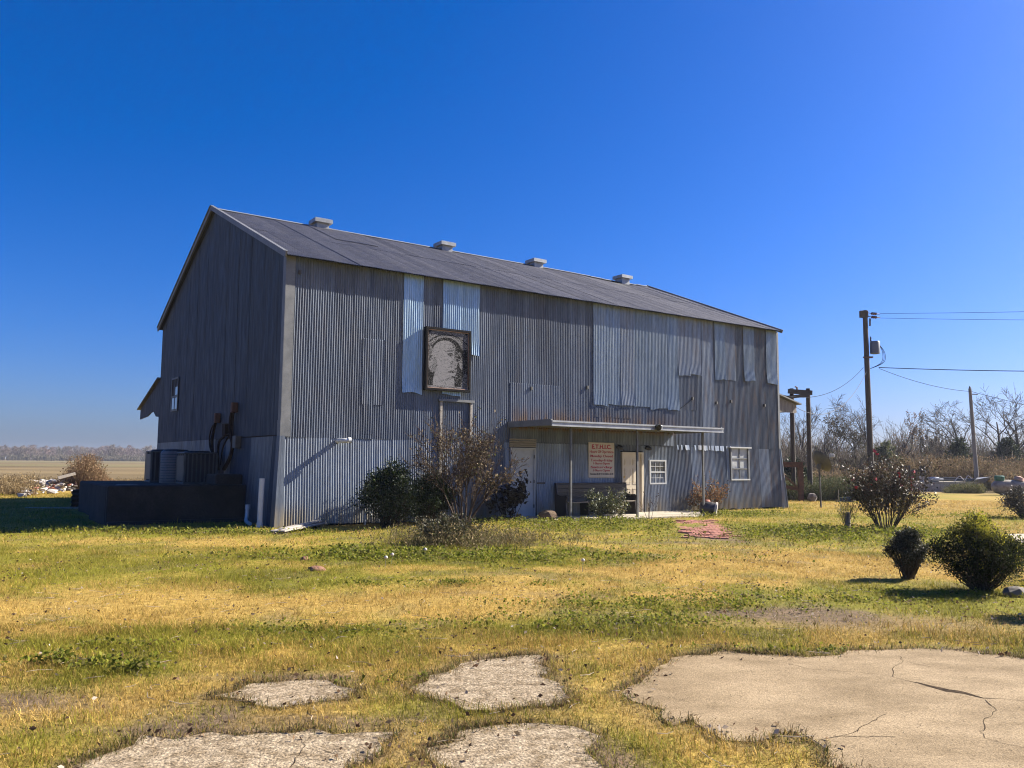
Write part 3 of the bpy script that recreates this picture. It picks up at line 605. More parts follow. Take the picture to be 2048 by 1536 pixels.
# conduits, boxes on the gable
M_CON = mat('dark_conduit', (.016, .011, .01), (.03, .02, .017), 5, .8, spec=.1)
def gabp(px, py, off=.12):
    dd = ray(px, py); n_ = -BD; o_ = np.array([0, 0, H]); t_ = ((BC + n_ * off - o_) @ n_) / (dd @ n_); P_ = o_ + dd * t_; return (-off, (P_ - BC) @ BM, P_[2])
def curve(P, n=6):
    P = [np.array(p, float) for p in P]; out = []
    for i in range(len(P) - 1):
        p0, p1, p2, p3 = P[max(i - 1, 0)], P[i], P[i + 1], P[min(i + 2, len(P) - 1)]
        for k in range(n):
            t = k / n; out.append(.5 * (2 * p1 + (p2 - p0) * t + (2 * p0 - 5 * p1 + 4 * p2 - p3) * t * t + (3 * p1 - p0 - 3 * p2 + p3) * t ** 3))
    return out + [P[-1]]
for pts, r_ in (([(434, 838), (430, 850), (426, 868), (424, 885), (425, 905)], .05), ([(433, 842), (424, 855), (419, 875), (420, 895), (424, 905)], .022), ([(468, 817), (463, 830), (461, 850), (462, 872), (465, 890), (460, 915), (448, 938)], .058), ([(461, 868), (448, 873), (438, 885), (436, 910), (437, 940)], .038), ([(469, 820), (466, 845), (466, 878), (472, 890)], .02), ([(458, 872), (446, 895), (441, 930)], .022)):
    MB().tube(curve([gabp(*q) for q in pts]), r_, 8).build('conduit', M_CON, barn, True)
for q, w_, h_, m in (((434, 836), .16, .3, M_RUST), ((468, 815), .17, .3, M_RUST), ((452, 860), .3, .38, M_CON), ((473, 884), .3, .36, M_DISH)):
    x_, b_, z_ = gabp(*q); MB().cbox(-.2, -.03, b_ - w_ / 2, b_ + w_ / 2, z_ - h_ / 2, z_ + h_ / 2, .015).build('electrical_box', m, barn)

# ------------------------------------------------------------------ things on and beside the barn
def onwall(name, a, off, z, label, cat, group=None): return empty(name, BL(a, -off, z), label, cat, group, TH)
# hours board
sg = onwall('sign_board', 10.65, .085, 1.20, 'cream board listing opening hours in red lettering on corrugated wall', 'sign')
SWd, SHt = 1.12, 1.15
MB().cbox(-SWd / 2, SWd / 2, -.0, .03, 0, SHt, .012).build('panel', M_SIGN, sg)
MB().box(-SWd / 2 + .1, SWd / 2 - .1, .031, .06, .1, SHt - .1).build('batten', M_GREYWOOD, sg)
def text(txt, m, parent, x, y, z, wd, ht, bold=0.0, name='lettering', rot=(R(90), 0, 0)):
    cu = bpy.data.curves.new(name, 'FONT'); cu.body = txt; cu.size = 1.0; cu.align_x = 'CENTER'; cu.align_y = 'BOTTOM'; cu.extrude = .004; cu.offset = bold
    tmp = bpy.data.objects.new('tmp', cu); col.objects.link(tmp); bpy.context.view_layer.update()
    me = bpy.data.meshes.new_from_object(tmp.evaluated_get(bpy.context.evaluated_depsgraph_get())); bpy.data.objects.remove(tmp); me.name = name
    co = np.empty(len(me.vertices) * 3, np.float32); me.vertices.foreach_get('co', co); co = co.reshape(-1, 3)
    mn, mx = co.min(0), co.max(0); sc = np.array([wd / (mx[0] - mn[0]), ht / (mx[1] - mn[1])])
    q = np.zeros_like(co); q[:, 0] = (co[:, 0] - (mn[0] + mx[0]) / 2) * sc[0]; q[:, 2] = (co[:, 1] - mn[1]) * sc[1]; q[:, 1] = -co[:, 2]
    me.vertices.foreach_set('co', q.ravel()); me.materials.clear(); me.update()
    o = link(name, me, m, parent); o.location = (x, y, z); return o
for t_, m, wd, ht, z, bo in (('E.T.H.I.C.', M_RED, .84, .145, .935, .03), ('Hours Of Operation', M_RED, 1.02, .115, .775, 0.0), ('Monday Closed', M_RED, .96, .105, .64, .012), ('Tuesday-Friday', M_RED, .94, .105, .505, .005), ('10am-5pm', M_RED, .70, .09, .41, .008), ('Saturday', M_RED, .94, .10, .285, .02), ('10am-2pm', M_RED, .70, .09, .185, .008), ('Admission $5.00 18 & Children $3.00', M_NAVY, 1.0, .075, .085, 0.0)):
    text(t_, m, sg, 0, -.002, z, wd, ht, bo)
# framed dot picture, a generic portrait in a hat
pc = onwall('framed_picture', 4.73, .20, 3.75, 'large dark-framed dotted grey portrait of a person in a hat', 'picture')
M_FRAME = mat('matt_black_frame', (.012, .011, .012), rough=.9, spec=.1); PW, PH = 1.37, 1.68; nx, nz_ = 118, 144
u_, v_ = np.meshgrid((np.arange(nx) + .5) / nx, (np.arange(nz_) + .5) / nz_); u_, v_ = u_.ravel(), v_.ravel()
def el(cx, cy, rx, ry, rot=0): 
    a, b = u_ - cx, v_ - cy; c_, s_ = math.cos(rot), math.sin(rot); return ((a * c_ + b * s_) / rx) ** 2 + ((-a * s_ + b * c_) / ry) ** 2
tone = np.full(len(u_), .06)
tone[(v_ > .60) & (el(.50, .55, .75, .50) < 1)] = .44; tone[(v_ > .62) & (el(.50, .52, .62, .42) < 1) & (el(.50, .52, .60, .40) > 1)] = .05
tone[(el(.47, .58, .40, .30) < 1)] = .07; tone[(u_ > .72) & (v_ < .70)] = .07; tone[(u_ < .12) & (v_ > .35) & (v_ < .75)] = .30
face = (el(.43, .56, .33, .27) < 1) | (el(.44, .36, .28, .22) < 1) | (el(.40, .10, .26, .26) < 1); tone[face] = .80
tone[el(.14, .40, .10, .13, -.2) < 1] = .55
tone[(el(.80, .50, .05, .16, .25) < 1)] = .50; tone[el(.55, .60, .07, .018) < 1] = .15; tone[el(.56, .585, .05, .02) < 1] = .3
tone[el(.70, .36, .05, .015, .3) < 1] = .2; tone[el(.66, .22, .09, .014, .1) < 1] = .3
tone[el(.93, .12, .10, .16) < 1] = .35; tone[(v_ < .05)] = .5; tone[el(.74, .62, .10, .14) < 1] *= .5
tone[face] *= (1 - .45 * sst(.50, .80, u_ + .15 * (v_ - .4)))[face]; tone[el(.52, .655, .10, .012, .15) < 1] = .25; tone[el(.58, .42, .035, .07, -.2) < 1] *= .7; tone[el(.60, .30, .10, .022, .08) < 1] = .28; tone[el(.50, .17, .20, .02, .25) < 1] *= .6
tone = tone * (.6 + .8 * fbm(u_ * 9, v_ * 9, 5)); dots = (rs.rand(len(u_)) < np.clip(tone * 1.25, .02, .93)).astype(float)
cc = (.014 + .19 * dots * (.75 + .5 * rs.rand(len(u_))))[:, None] * np.array([1, .97, 1.0])
dx, dz = PW / nx / 2, PH / nz_ / 2; X0, Z0 = (u_ - .5) * PW, v_ * PH
V = np.stack([np.c_[X0 + i * dx, np.zeros(len(u_)), Z0 + j * dz] for i, j in ((-1, -1), (1, -1), (1, 1), (-1, 1))], 1).reshape(-1, 3)
fast('canvas', V, np.arange(len(V)).reshape(-1, 4), mat('dotted_print', (0, 0, 0), attr=True, rough=.95, spec=.05), pc, np.repeat(cc, 4, 0))
MB().box(-PW / 2, PW / 2, .004, .05, 0, PH).build('backing', M_CORE, pc)
for q in ((-PW / 2 - .06, -PW / 2 + .003, -.06, PH + .06), (PW / 2 - .003, PW / 2 + .06, -.06, PH + .06)): MB().box(q[0], q[1], -.05, .10, q[2], q[3]).build('frame_rail', M_FRAME, pc)
for z in (-.06, PH - .003): MB().box(-PW / 2 + .003, PW / 2 - .003, -.05, .10, z, z + .063).build('frame_rail', M_FRAME, pc)
M_LINER = mat('copper_liner', (.38, .24, .17), rough=.5, metal=.3)
f = MB(); f.box(-PW / 2 + .004, -PW / 2 + .022, -.02, -.002, .022, PH - .022); f.box(PW / 2 - .022, PW / 2 - .004, -.02, -.002, .022, PH - .022); f.box(-PW / 2 + .004, PW / 2 - .004, -.02, -.002, .004, .022); f.box(-PW / 2 + .004, PW / 2 - .004, -.02, -.002, PH - .022, PH - .004); f.build('liner', M_LINER, pc)
# white elbow pipe sticking out of the wall
ep = onwall('elbow_pipe', 1.50, .03, 2.20, 'short white plastic elbow pipe sticking out of corrugated wall', 'pipe')
MB().tube([(0, .02, 0), (0, -.27, 0), (.02, -.34, .0), (.07, -.385, .0), (.16, -.395, .01)], .062, 16, False).build('bend', M_PVC, ep, True)
MB().tube([(.12, -.395, .008), (.20, -.398, .013)], .078, 16, False).build('socket', M_PVC, ep, True)
MB().lathe([(.05, 0), (.05, .004)], (.10, -.394, .006), (1, -.03, .05), 14).build('shadowed_bore', M_CORE, ep)
# white standpipe at the barn's corner, bent pipe on the ground, faucet
sp_ = empty('standpipe', G(519, 1055), 'upright white plastic pipe standing at the barn corner', 'pipe')
MB().tube([(0, 0, -.1), (.005, 0, .6), (.02, .0, 1.22)], .068, 16).build('pipe', M_PVC, sp_, True); MB().tube([(.0, 0, .0), (.0, 0, .12)], .08, 16).build('collar', M_PVC, sp_, True)
q = G(492, 1050); bp_ = empty('bent_drain_pipe', q, 'bent white plastic drain pipe lying by the dark concrete dock', 'pipe')
MB().tube(curve([(-.12, .45, .42), (-.12, .42, .2), (-.10, .30, .10), (.02, .05, .06), (.18, -.25, .05)]), .05, 10).build('drain_pipe', M_PVC, bp_, True); MB().tube([(-.12, .45, .38), (-.12, .45, .5)], .065, 10).build('collar', M_PVC, bp_, True)
fa = empty('faucet', BL(2.25, -.25, 0), 'small pale standpipe tap by the corrugated wall foot', 'faucet', None, TH)
MB().tube([(0, 0, -.05), (0, 0, .28), (.05, -.02, .32), (.13, -.05, .30), (.15, -.05, .24)], .018, 8).build('spout', M_PVC, fa, True); MB().lathe([(.04, 0), (.04, .012)], (0, 0, .34), (0, 0, 1), 8).build('handle', M_DISH, fa)
# grey planks on the ground in front of the corner
pa, pb = G(548, 1069), G(648, 1049); dv = pb - pa; ln = np.hypot(dv[0], dv[1]); ang = math.atan2(dv[1], dv[0])
pl = empty('plank_stack', (pa + pb) / 2, 'weathered grey boards lying by the barn corner', 'planks', None, ang)
for k, (y0, z0, l0, tw) in enumerate(((-.16, .06, ln, .0), (.06, .06, ln * .96, .012), (-.05, .098, ln * .82, -.02))):
    o = MB().cbox(-l0 / 2, l0 / 2, -.095, .095, 0, .036, .006).build('board', M_GREYWOOD, pl); o.location = (.04 * k, y0, z0); o.rotation_euler = (0, -.01 * k, tw)
for x_ in (-ln * .42, ln * .3): MB().cbox(x_ - .12, x_ + .12, -.2, .18, -.02, .06, .02).build('bearer', M_STONE, pl)
# wall lamps by the door, floodlight on the awning
for i, a in enumerate((11.36, 12.66)):
    o = onwall('wall_lamp', a, .06, 2.20, ['black bullet wall lamp beside the hours board', 'black bullet wall lamp above the small white window'][i], 'lamp', 'door lamps')
    MB().lathe([(.05, 0), (.055, .02), (.02, .05)], (0, 0, 0), (0, -1, 0), 12).build('mount', M_BLACK, o); MB().lathe([(.03, -.10), (.065, -.08), (.075, .03), (.06, .10), (.035, .13)], (0, -.11, 0), (.85, -.35, -.25), 14).build('head', M_BLACK, o, True)
fl = onwall('floodlight', 11.02, 2.29, 2.80, 'black and silver floodlight clamped to the awning edge', 'lamp')
MB().lathe([(.03, 0), (.09, .05), (.10, .14)], (0, .06, .02), (-.2, -.8, -.3), 14).build('head', M_BLACK, fl, True); MB().cbox(.03, .15, -.06, .06, -.12, .06, .02).build('sensor', M_VENT, fl); MB().tube([(0, .08, .0), (0, .05, .08), (.08, .0, .07)], .014, 6).build('arm', M_BLACK, fl)
# church pew
pw = empty('bench', BL(10.05, -.62, .05), 'dark wooden pew with a high plank back against the wall', 'bench', None, TH)
for i in range(4): MB().cbox(-1.42, 1.42, .26 + .012 * i, .29 + .012 * i, .42 + i * .135, .55 + i * .135, .006).build('back_plank', M_DARKWOOD, pw)
MB().cbox(-1.42, 1.42, .33, .37, .96, 1.0, .01).build('back_rail', M_DARKWOOD, pw)
o = MB().cbox(-1.42, 1.42, -.18, .27, .40, .44, .01).build('seat', M_DARKWOOD, pw)
M_EDGE = mat('worn_seat_edge', (.22, .18, .13), rough=.5); MB().box(-1.40, 1.40, -.186, -.181, .405, .438).build('seat_edge', M_EDGE, o)
for x_ in (-1.46, 1.42):
    MB().prism([(-.20, 0), (.36, 0), (.40, 1.0), (.30, 1.0), (.26, .66), (.10, .62), (-.16, .64), (-.22, .58), (-.16, .42)], 'x', x_, x_ + .045).build('end_panel', M_DARKWOOD, pw)
for x_ in (-.5, .5): MB().box(x_ - .02, x_ + .02, -.12, .3, 0, .40).build('leg', M_DARKWOOD, pw)
# concrete dock on the gable side with its air conditioners
dk = empty('concrete_dock', BL(-1.8, 4), 'dark stained concrete dock built against the shaded gable', 'dock', None, TH)
def jag(mb, x0, x1, y0, y1, z0, z1, n=9):
    vs, fs = [], []
    return mb.cbox(x0, x1, y0, y1, z0, z1, .035)
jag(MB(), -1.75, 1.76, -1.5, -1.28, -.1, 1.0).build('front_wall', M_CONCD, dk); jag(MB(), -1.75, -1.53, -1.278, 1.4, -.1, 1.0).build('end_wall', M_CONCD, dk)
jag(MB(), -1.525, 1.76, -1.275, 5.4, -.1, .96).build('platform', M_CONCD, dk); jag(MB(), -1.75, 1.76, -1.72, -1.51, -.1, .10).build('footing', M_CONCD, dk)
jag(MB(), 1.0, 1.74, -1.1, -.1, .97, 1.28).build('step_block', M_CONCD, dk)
jag(MB(), -1.45, -.95, -1.2, -.7, .965, 1.02).build('loose_board', M_DISH, dk)
def ac_box(pos, w_, d_, h_, m, label, ribs):
    o = empty('air_conditioner', pos, label, 'air conditioner', 'air conditioners on the dock', TH)
    MB().cbox(-w_ / 2 + .03, w_ / 2 - .03, -d_ / 2 + .03, d_ / 2 - .03, 0.04, h_ - .05, .02).build('coil', M_CORE, o)
    MB().cbox(-w_ / 2, w_ / 2, -d_ / 2, d_ / 2, h_ - .05, h_, .015).build('top', m, o); MB().cbox(-w_ / 2, w_ / 2, -d_ / 2, d_ / 2, 0, .06, .015).build('base', m, o)
    for k in range(ribs + 1):
        t = -.5 + k / ribs; b_ = .05 if k in (0, ribs) else .018
        MB().box(max(t * w_ - b_, -w_ / 2), min(t * w_ + b_, w_ / 2), -d_ / 2, -d_ / 2 + .02, .06, h_ - .05).build('rib', m, o)
        if k % 2 == 0: MB().box(-w_ / 2, -w_ / 2 + .02, max(t * d_ - b_, -d_ / 2 + .021), min(t * d_ + b_, d_ / 2), .06, h_ - .05).build('rib', m, o)
    MB().box(-w_ / 2 + .0, -w_ / 2 + .012, -d_ / 2 + .09, d_ / 2 - .09, .1, h_ - .1).build('side_panel', m, o)
    MB().lathe([(min(w_, d_) * .4, 0), (min(w_, d_) * .36, .04), (.05, .05)], (0, 0, h_), (0, 0, 1), 20).build('fan_guard', M_BLACK, o)
    return o
def dock_pt(px, b): # dock-top point at local depth b under the photo column px
    best = min(np.linspace(-3.5, 0, 400), key=lambda a: abs((lambda P: 1024 + FPX * ((P - np.array([0, 0, H])) @ rt) / ((P - np.array([0, 0, H])) @ fw))(BL(a, b, 1.0)) - px)); return BL(best, b, .96)
ac_box(dock_pt(392, 5.0), .95, .95, .93, M_ACD, 'square air conditioner with vertical ribs on the dark dock', 8)
ac_box(dock_pt(321, 7.2), .8, .85, .98, M_ACD, 'far square air conditioner at the field side of the dock', 6)
o = empty('air_conditioner', dock_pt(349, 6.3), 'round-cornered air conditioner with horizontal bands between two square ones', 'air conditioner', 'air conditioners on the dock', TH)
MB().lathe([(.44, 0), (.44, .9), (.40, .97)], (0, 0, 0), (0, 0, 1), 12).build('body', M_ACB, o, True)
for k in range(11): MB().lathe([(.445, 0), (.452, .012), (.445, .024)], (0, 0, .05 + k * .08), (0, 0, 1), 12).build('band', M_ACD, o)
MB().lathe([(.40, 0), (.34, .05), (.05, .07)], (0, 0, .965), (0, 0, 1), 20).build('fan_guard', M_BLACK, o)
# bundle of corrugated sheet leaning behind the dock, plank in the shade
o = empty('corrugated_bundle', G(163, 1014), 'bundle of rusty corrugated sheet beside the dark dock', 'metal sheets', None, TH + R(55))
for k in range(4):
    V = []; 
    for j in range(25): z = .62 * j / 24; V += [(-.5, -.2 + .1 * k + .03 * math.sin(z * 40), z), (.5, -.2 + .1 * k + .03 * math.sin(z * 40), z)]
    fast('sheet', np.array(V), np.array([(2 * j, 2 * j + 1, 2 * j + 3, 2 * j + 2) for j in range(24)]), M_GABL, o, None, True)
MB().box(-.5, .5, -.22, .3, -.05, .02).build('bearer', M_DARKWOOD, o)
p0 = G(105, 1017); tag(MB().cbox(-.9, .9, -.06, .06, 0, .04, .006).build('loose_plank', M_GREYWOOD, None, loc=(p0[0], p0[1], .0)), 'pale plank lying in the grass at the edge of barn shade', 'plank')

# ------------------------------------------------------------------ brick path, stones and small lawn things
def brickpath():
    ro = empty('brick_path', G(1400, 1058), 'short worn path of red bricks set in the lawn', 'path')
    b0 = np.array(ro.location); ang = R(72); ca, sa = math.cos(ang), math.sin(ang)
    me = MB().cbox(-.1, .1, -.048, .048, -.05, .012, .008)
    mesh = None
    a_, b_ = G(1385, 1040), G(1420, 1078); mid = (a_ + b_) / 2; d_ = b_ - a_; Ln = np.hypot(d_[0], d_[1]); dirv = d_ / Ln; nv = np.array([-dirv[1], dirv[0], 0])
    rows = int(Ln / .108)
    for r_ in range(rows):
        for c_ in range(6):
            if rr.rand() < .12 + .5 * (abs(r_ / rows - .55) * 2) ** 3 or (c_ in (0, 5) and rr.rand() < .55): continue
            off = (c_ - 2.5) * .215 + (.107 if r_ % 2 else 0) + .015 * (rr.rand() - .5)
            P_ = a_ + dirv * (r_ + .5) * .108 + nv * off
            if mesh is None: o = me.build('brick', M_BRICKR, ro); mesh = o.data
            else: o = link('brick', mesh, None, ro)
            o.location = (P_[0] - b0[0], P_[1] - b0[1], .008 * rr.rand() + .016); o.rotation_euler = (.05 * (rr.rand() - .5), .05 * (rr.rand() - .5), math.atan2(nv[1], nv[0]) + .1 * (rr.rand() - .5))
brickpath()
def rock(px, py, w_, h_, label, m=M_STONE, name='rock', cat='rock', dp=None, group=None, seed=0):
    r_ = np.random.RandomState(seed + int(px)); P_ = G(px, py); pts = []
    for k in range(60):
        v = r_.randn(3); v /= np.linalg.norm(v); v *= 1 - .22 * r_.rand(); pts.append((v[0] * w_ / 2, v[1] * w_ * .42, v[2] * h_ * .62 + h_ * .38))
    o = MB().hull(pts).build(name, m, None, False, (P_[0], P_[1], gz(P_[0], P_[1]) if P_[1] < 36 else 0)); tag(o, label, cat, group); return o
rock(1095, 1042, .62, .34, 'rounded brown rock near the pew on the patio edge', mat('brown_rock', (.10, .065, .04), (.17, .11, .065), 5, .95, bump=.5))
rock(1625, 1003, .50, .42, 'round brown stone at the weeds beside the satellite dish')
rock(1580, 1000, .50, .22, 'low flat stone at the weeds behind the barn end')
rock(2030, 1193, .36, .15, 'pale angular rock beside the large bright-topped bush')
for px, py, w_, h_, lb in ((610, 1119, .17, .08, 'smaller red ant mound in the lawn'), (632, 1141, .30, .08, 'wider red ant mound with dark holes in the lawn')):
    P_ = G(px, py); prof = [(w_ / 2 * (1 - (k / 7) ** 1.6), h_ * math.sin(k / 7 * 1.57)) for k in range(8)]
    o = MB().lathe(prof, (0, 0, -.01), (0, 0, 1), 18).build('ant_mound', M_SOIL, None, True, (P_[0], P_[1], gz(P_[0], P_[1]))); tag(o, lb, 'ant mound', 'ant mounds')
    for v in o.data.vertices: v.co *= 1 + .25 * (rr.rand() - .5)
# toppled pot by the awning post
po = empty('tipped_pot', G(1422, 1031), 'dark pot lying on its side with a pale rim by the awning post', 'pot')
MB().lathe([(.14, -.36), (.20, -.30), (.24, -.1), (.22, .12), (.20, .13), (.16, 0)], (0, 0, .21), (.9, -.25, -.15), 18).build('body', mat('dark_glazed_pot', (.03, .028, .03), (.09, .075, .065), 6, .4), po, True)
MB().lathe([(.225, .11), (.25, .13), (.25, .19), (.20, .20)], (0, 0, .21), (.9, -.25, -.15), 18).build('rim', M_RUBW, po, True)
MB().lathe([(.10, 0), (.13, .06), (.08, .12)], (-.12, .1, .40), (.2, 0, 1), 12).build('shard', M_BRICKR, po, True)
# satellite dish on its post
ds = empty('satellite_dish', G(1642, 1015), 'grey satellite dish on a thin post by the weeds', 'satellite dish')
MB().tube([(0, 0, -.1), (-.03, 0, 1.55)], .035, 10).build('post', M_DISH, ds, True)
ax = Vector((.82, .30, .48)).normalized(); prof = [(.02, 0), (.18, .012), (.34, .05), (.46, .10), (.465, .108), (.34, .062), (.18, .024), (.02, .012)]
MB().lathe(prof, (.02, 0, 1.78), ax, 24).build('reflector', M_DISH, ds, True)
c0 = Vector((.02, 0, 1.78)); MB().tube([c0 + Vector((0, 0, -.36)), c0 + ax * .35 + Vector((0, 0, -.30)), c0 + ax * .62 + Vector((0, 0, -.06))], .016, 6).build('feed_arm', M_DISH, ds)
MB().cbox(c0.x + ax.x * .62 - .07, c0.x + ax.x * .62 + .12, -.06 + ax.y * .62, .06 + ax.y * .62, c0.z + ax.z * .62 - .10, c0.z + ax.z * .62 + .05, .02).build('receiver', M_VENT, ds)
MB().cbox(-.10, .04, -.07, .07, 1.5, 1.72, .02).build('bracket', M_DISH, ds)
# upturned dark barrow in the weeds
wb = empty('wheelbarrow_tray', G(1690, 1004), 'upturned dark green barrow tray at the weeds edge', 'wheelbarrow'); wb.scale = (.5, .5, .55)
MB().hull([(-.75, -.3, 0), (.75, -.3, 0), (.75, .35, 0), (-.75, .35, 0), (-.5, -.2, .35), (.3, -.2, .42), (.3, .25, .42), (-.5, .25, .35)]).build('tray', mat('dark_green_paint', (.02, .03, .025), rough=.5), wb)
MB().tube([(-.6, 0, .1), (-.55, .05, 1.0)], .02, 6).build('handle', M_GREYWOOD, wb); MB().tube([(.4, .2, .2), (1.1, .25, .1)], .02, 6).build('handle', M_GREYWOOD, wb)

# ------------------------------------------------------------------ vegetation builders
def frustums(P0, P1, R0, R1, n=4):
    P0, P1, R0, R1 = map(np.asarray, (P0, P1, R0, R1)); d = P1 - P0; l = np.linalg.norm(d, axis=1, keepdims=True) + 1e-9; d = d / l
    a = np.where(np.abs(d[:, 2:3]) < .9, np.array([[0, 0, 1.]]), np.array([[1., 0, 0]])); u = np.cross(d, a); u /= np.linalg.norm(u, axis=1, keepdims=True); v = np.cross(d, u)
    th = np.arange(n) * 2 * np.pi / n; ring = u[:, None, :] * np.cos(th)[None, :, None] + v[:, None, :] * np.sin(th)[None, :, None]
    V = np.concatenate([P0[:, None] + ring * R0[:, None, None], P1[:, None] + ring * R1[:, None, None]], 1)
    k = len(P0); b = (np.arange(k) * 2 * n)[:, None]; j = np.arange(n)
    F = np.stack([b + j, b + (j + 1) % n, b + n + (j + 1) % n, b + n + j], -1).reshape(-1, 4)
    return V.reshape(-1, 3), F
def grow(r_, base, d0, length, rad, levels, nchild=(3, 5), ang=(25, 50), ratio=.62, wob=.18, trop=.12, nseg=4, out=None, lev=0, rr_=.6, start=.3):
    """recursive branching; returns list of (p0, p1, r0, r1, level)"""
    if out is None: out = []
    p = np.array(base, float); d = np.array(d0, float); d /= np.linalg.norm(d); seg = length / nseg; tips = []
    for k in range(nseg):
        d = d + r_.randn(3) * wob * (.5 if lev == 0 else 1) + np.array([0, 0, trop]); d /= np.linalg.norm(d)
        q = p + d * seg; a = rad * (1 - .75 * k / nseg); b = rad * (1 - .75 * (k + 1) / nseg); out.append((p, q, a, b, lev)); tips.append((q, d.copy(), b, (k + 1) / nseg)); p = q
    if lev < levels:
        for c_ in range(r_.randint(nchild[0], nchild[1] + 1)):
            t = start + (1 - start) * (c_ + r_.rand()) / nchild[1]; t = min(t, 1.0); q, dd, rb, tt = min(tips, key=lambda w_: abs(w_[3] - t))
            an = R(r_.uniform(*ang)); az = r_.rand() * 2 * np.pi; a = np.cross(dd, [0.3, .2, 1.]); a /= np.linalg.norm(a) + 1e-9; b = np.cross(dd, a)
            nd = dd * math.cos(an) + (a * math.cos(az) + b * math.sin(az)) * math.sin(an)
            grow(r_, q, nd, length * ratio * r_.uniform(.7, 1.15), max(rb * .9, rad * rr_ * .5) * .8, levels, nchild, ang, ratio, wob, trop, nseg if lev < 1 else max(2, nseg - 1), out, lev + 1, rr_, .25)
    return out
def wood(segs, parent, colr, thick_lev=1, names=('trunk', 'crown'), minr=.004, r_=None):
    S = [s for s in segs if s[4] <= thick_lev]; T = [s for s in segs if s[4] > thick_lev]; res = []
    for nm, Q, n in ((names[0], S, 6), (names[1], T, 3)):
        if not Q: continue
        V, F = frustums([q[0] for q in Q], [q[1] for q in Q], np.maximum([q[2] for q in Q], minr), np.maximum([q[3] for q in Q], minr * .8), n)
        cc = np.repeat((np.array(colr)[None] * (.7 + .6 * rs.rand(len(Q), 1))), 2 * n, 0)
        res.append(fast(nm, V, F, M_TWIG, parent, cc, True))
    return res
def leaves(C, D, size, colors, aspect=.55, flat=.0, r_=rs):
    """leaf-shaped folded faces at C pointing roughly along D"""
    n = len(C); d = D + r_.randn(n, 3) * .7; d /= np.linalg.norm(d, axis=1, keepdims=True); a = r_.randn(n, 3); s = np.cross(d, a); s /= np.linalg.norm(s, axis=1, keepdims=True) + 1e-9
    nn = np.cross(s, d); sz = (size * r_.uniform(.6, 1.3, n))[:, None]
    V = np.stack([C, C + d * sz * .5 + s * sz * aspect * .5 + nn * sz * .1, C + d * sz, C + d * sz * .5 - s * sz * aspect * .5 + nn * sz * .1], 1).reshape(-1, 3)
    F = np.arange(4 * n).reshape(-1, 4); F = np.r_[F[:, [0, 1, 2]], F[:, [0, 2, 3]]]
    cols = np.array(colors)[r_.randint(0, len(colors), n)] * r_.uniform(.65, 1.3, (n, 1)); return V, F, np.repeat(cols, 4, 0)
def leaf_along(segs, lev, per, size, colors, spread=.03, aspect=.55, r_=rs, top=None):
    Q = [s for s in segs if s[4] >= lev and (top is None or s[1][2] > top)]; 
    k = r_.poisson(per, len(Q)); P0 = np.repeat([q[0] for q in Q], k, 0); P1 = np.repeat([q[1] for q in Q], k, 0); t = r_.rand(len(P0), 1)
    D = P1 - P0; D /= np.linalg.norm(D, axis=1, keepdims=True) + 1e-9
    return leaves(P0 + (P1 - P0) * t + r_.randn(len(P0), 3) * spread, D, size, colors, aspect, r_=r_)
def shrub(name, pos, label, cat, h, w_, stems, seed, bark, lv=None, levels=2, group=None, names=('stem', 'twig'), ang=(18, 42), nchild=(3, 5), rad=.018, trop=.1, lean=1.0, ratio=.6, minr=.004, first=.62):
    r_ = np.random.RandomState(seed); o = empty(name, pos, label, cat, group); segs = []
    for k in range(stems):
        az = 2 * np.pi * (k + r_.rand() * .8) / stems; sp_r = lean * (w_ / 2) / h * r_.uniform(.25, 1.15)
        grow(r_, (math.cos(az) * .06 * w_, math.sin(az) * .06 * w_, -.03), (math.cos(az) * sp_r, math.sin(az) * sp_r, 1), h * first * r_.uniform(.8, 1.12), rad * r_.uniform(.7, 1.2), levels, nchild, ang, ratio, .12, trop, 4, segs)
    wood(segs, o, bark, 0, names, minr)
    if lv:
        for q in lv:
            V, F, cc = leaf_along(segs, r_=r_, **{k_: v_ for k_, v_ in q.items() if k_ not in ('mat', 'name')}); fast(q.get('name', 'foliage'), V, F, q.get('mat', M_LEAF), o, cc)
    return o, segs
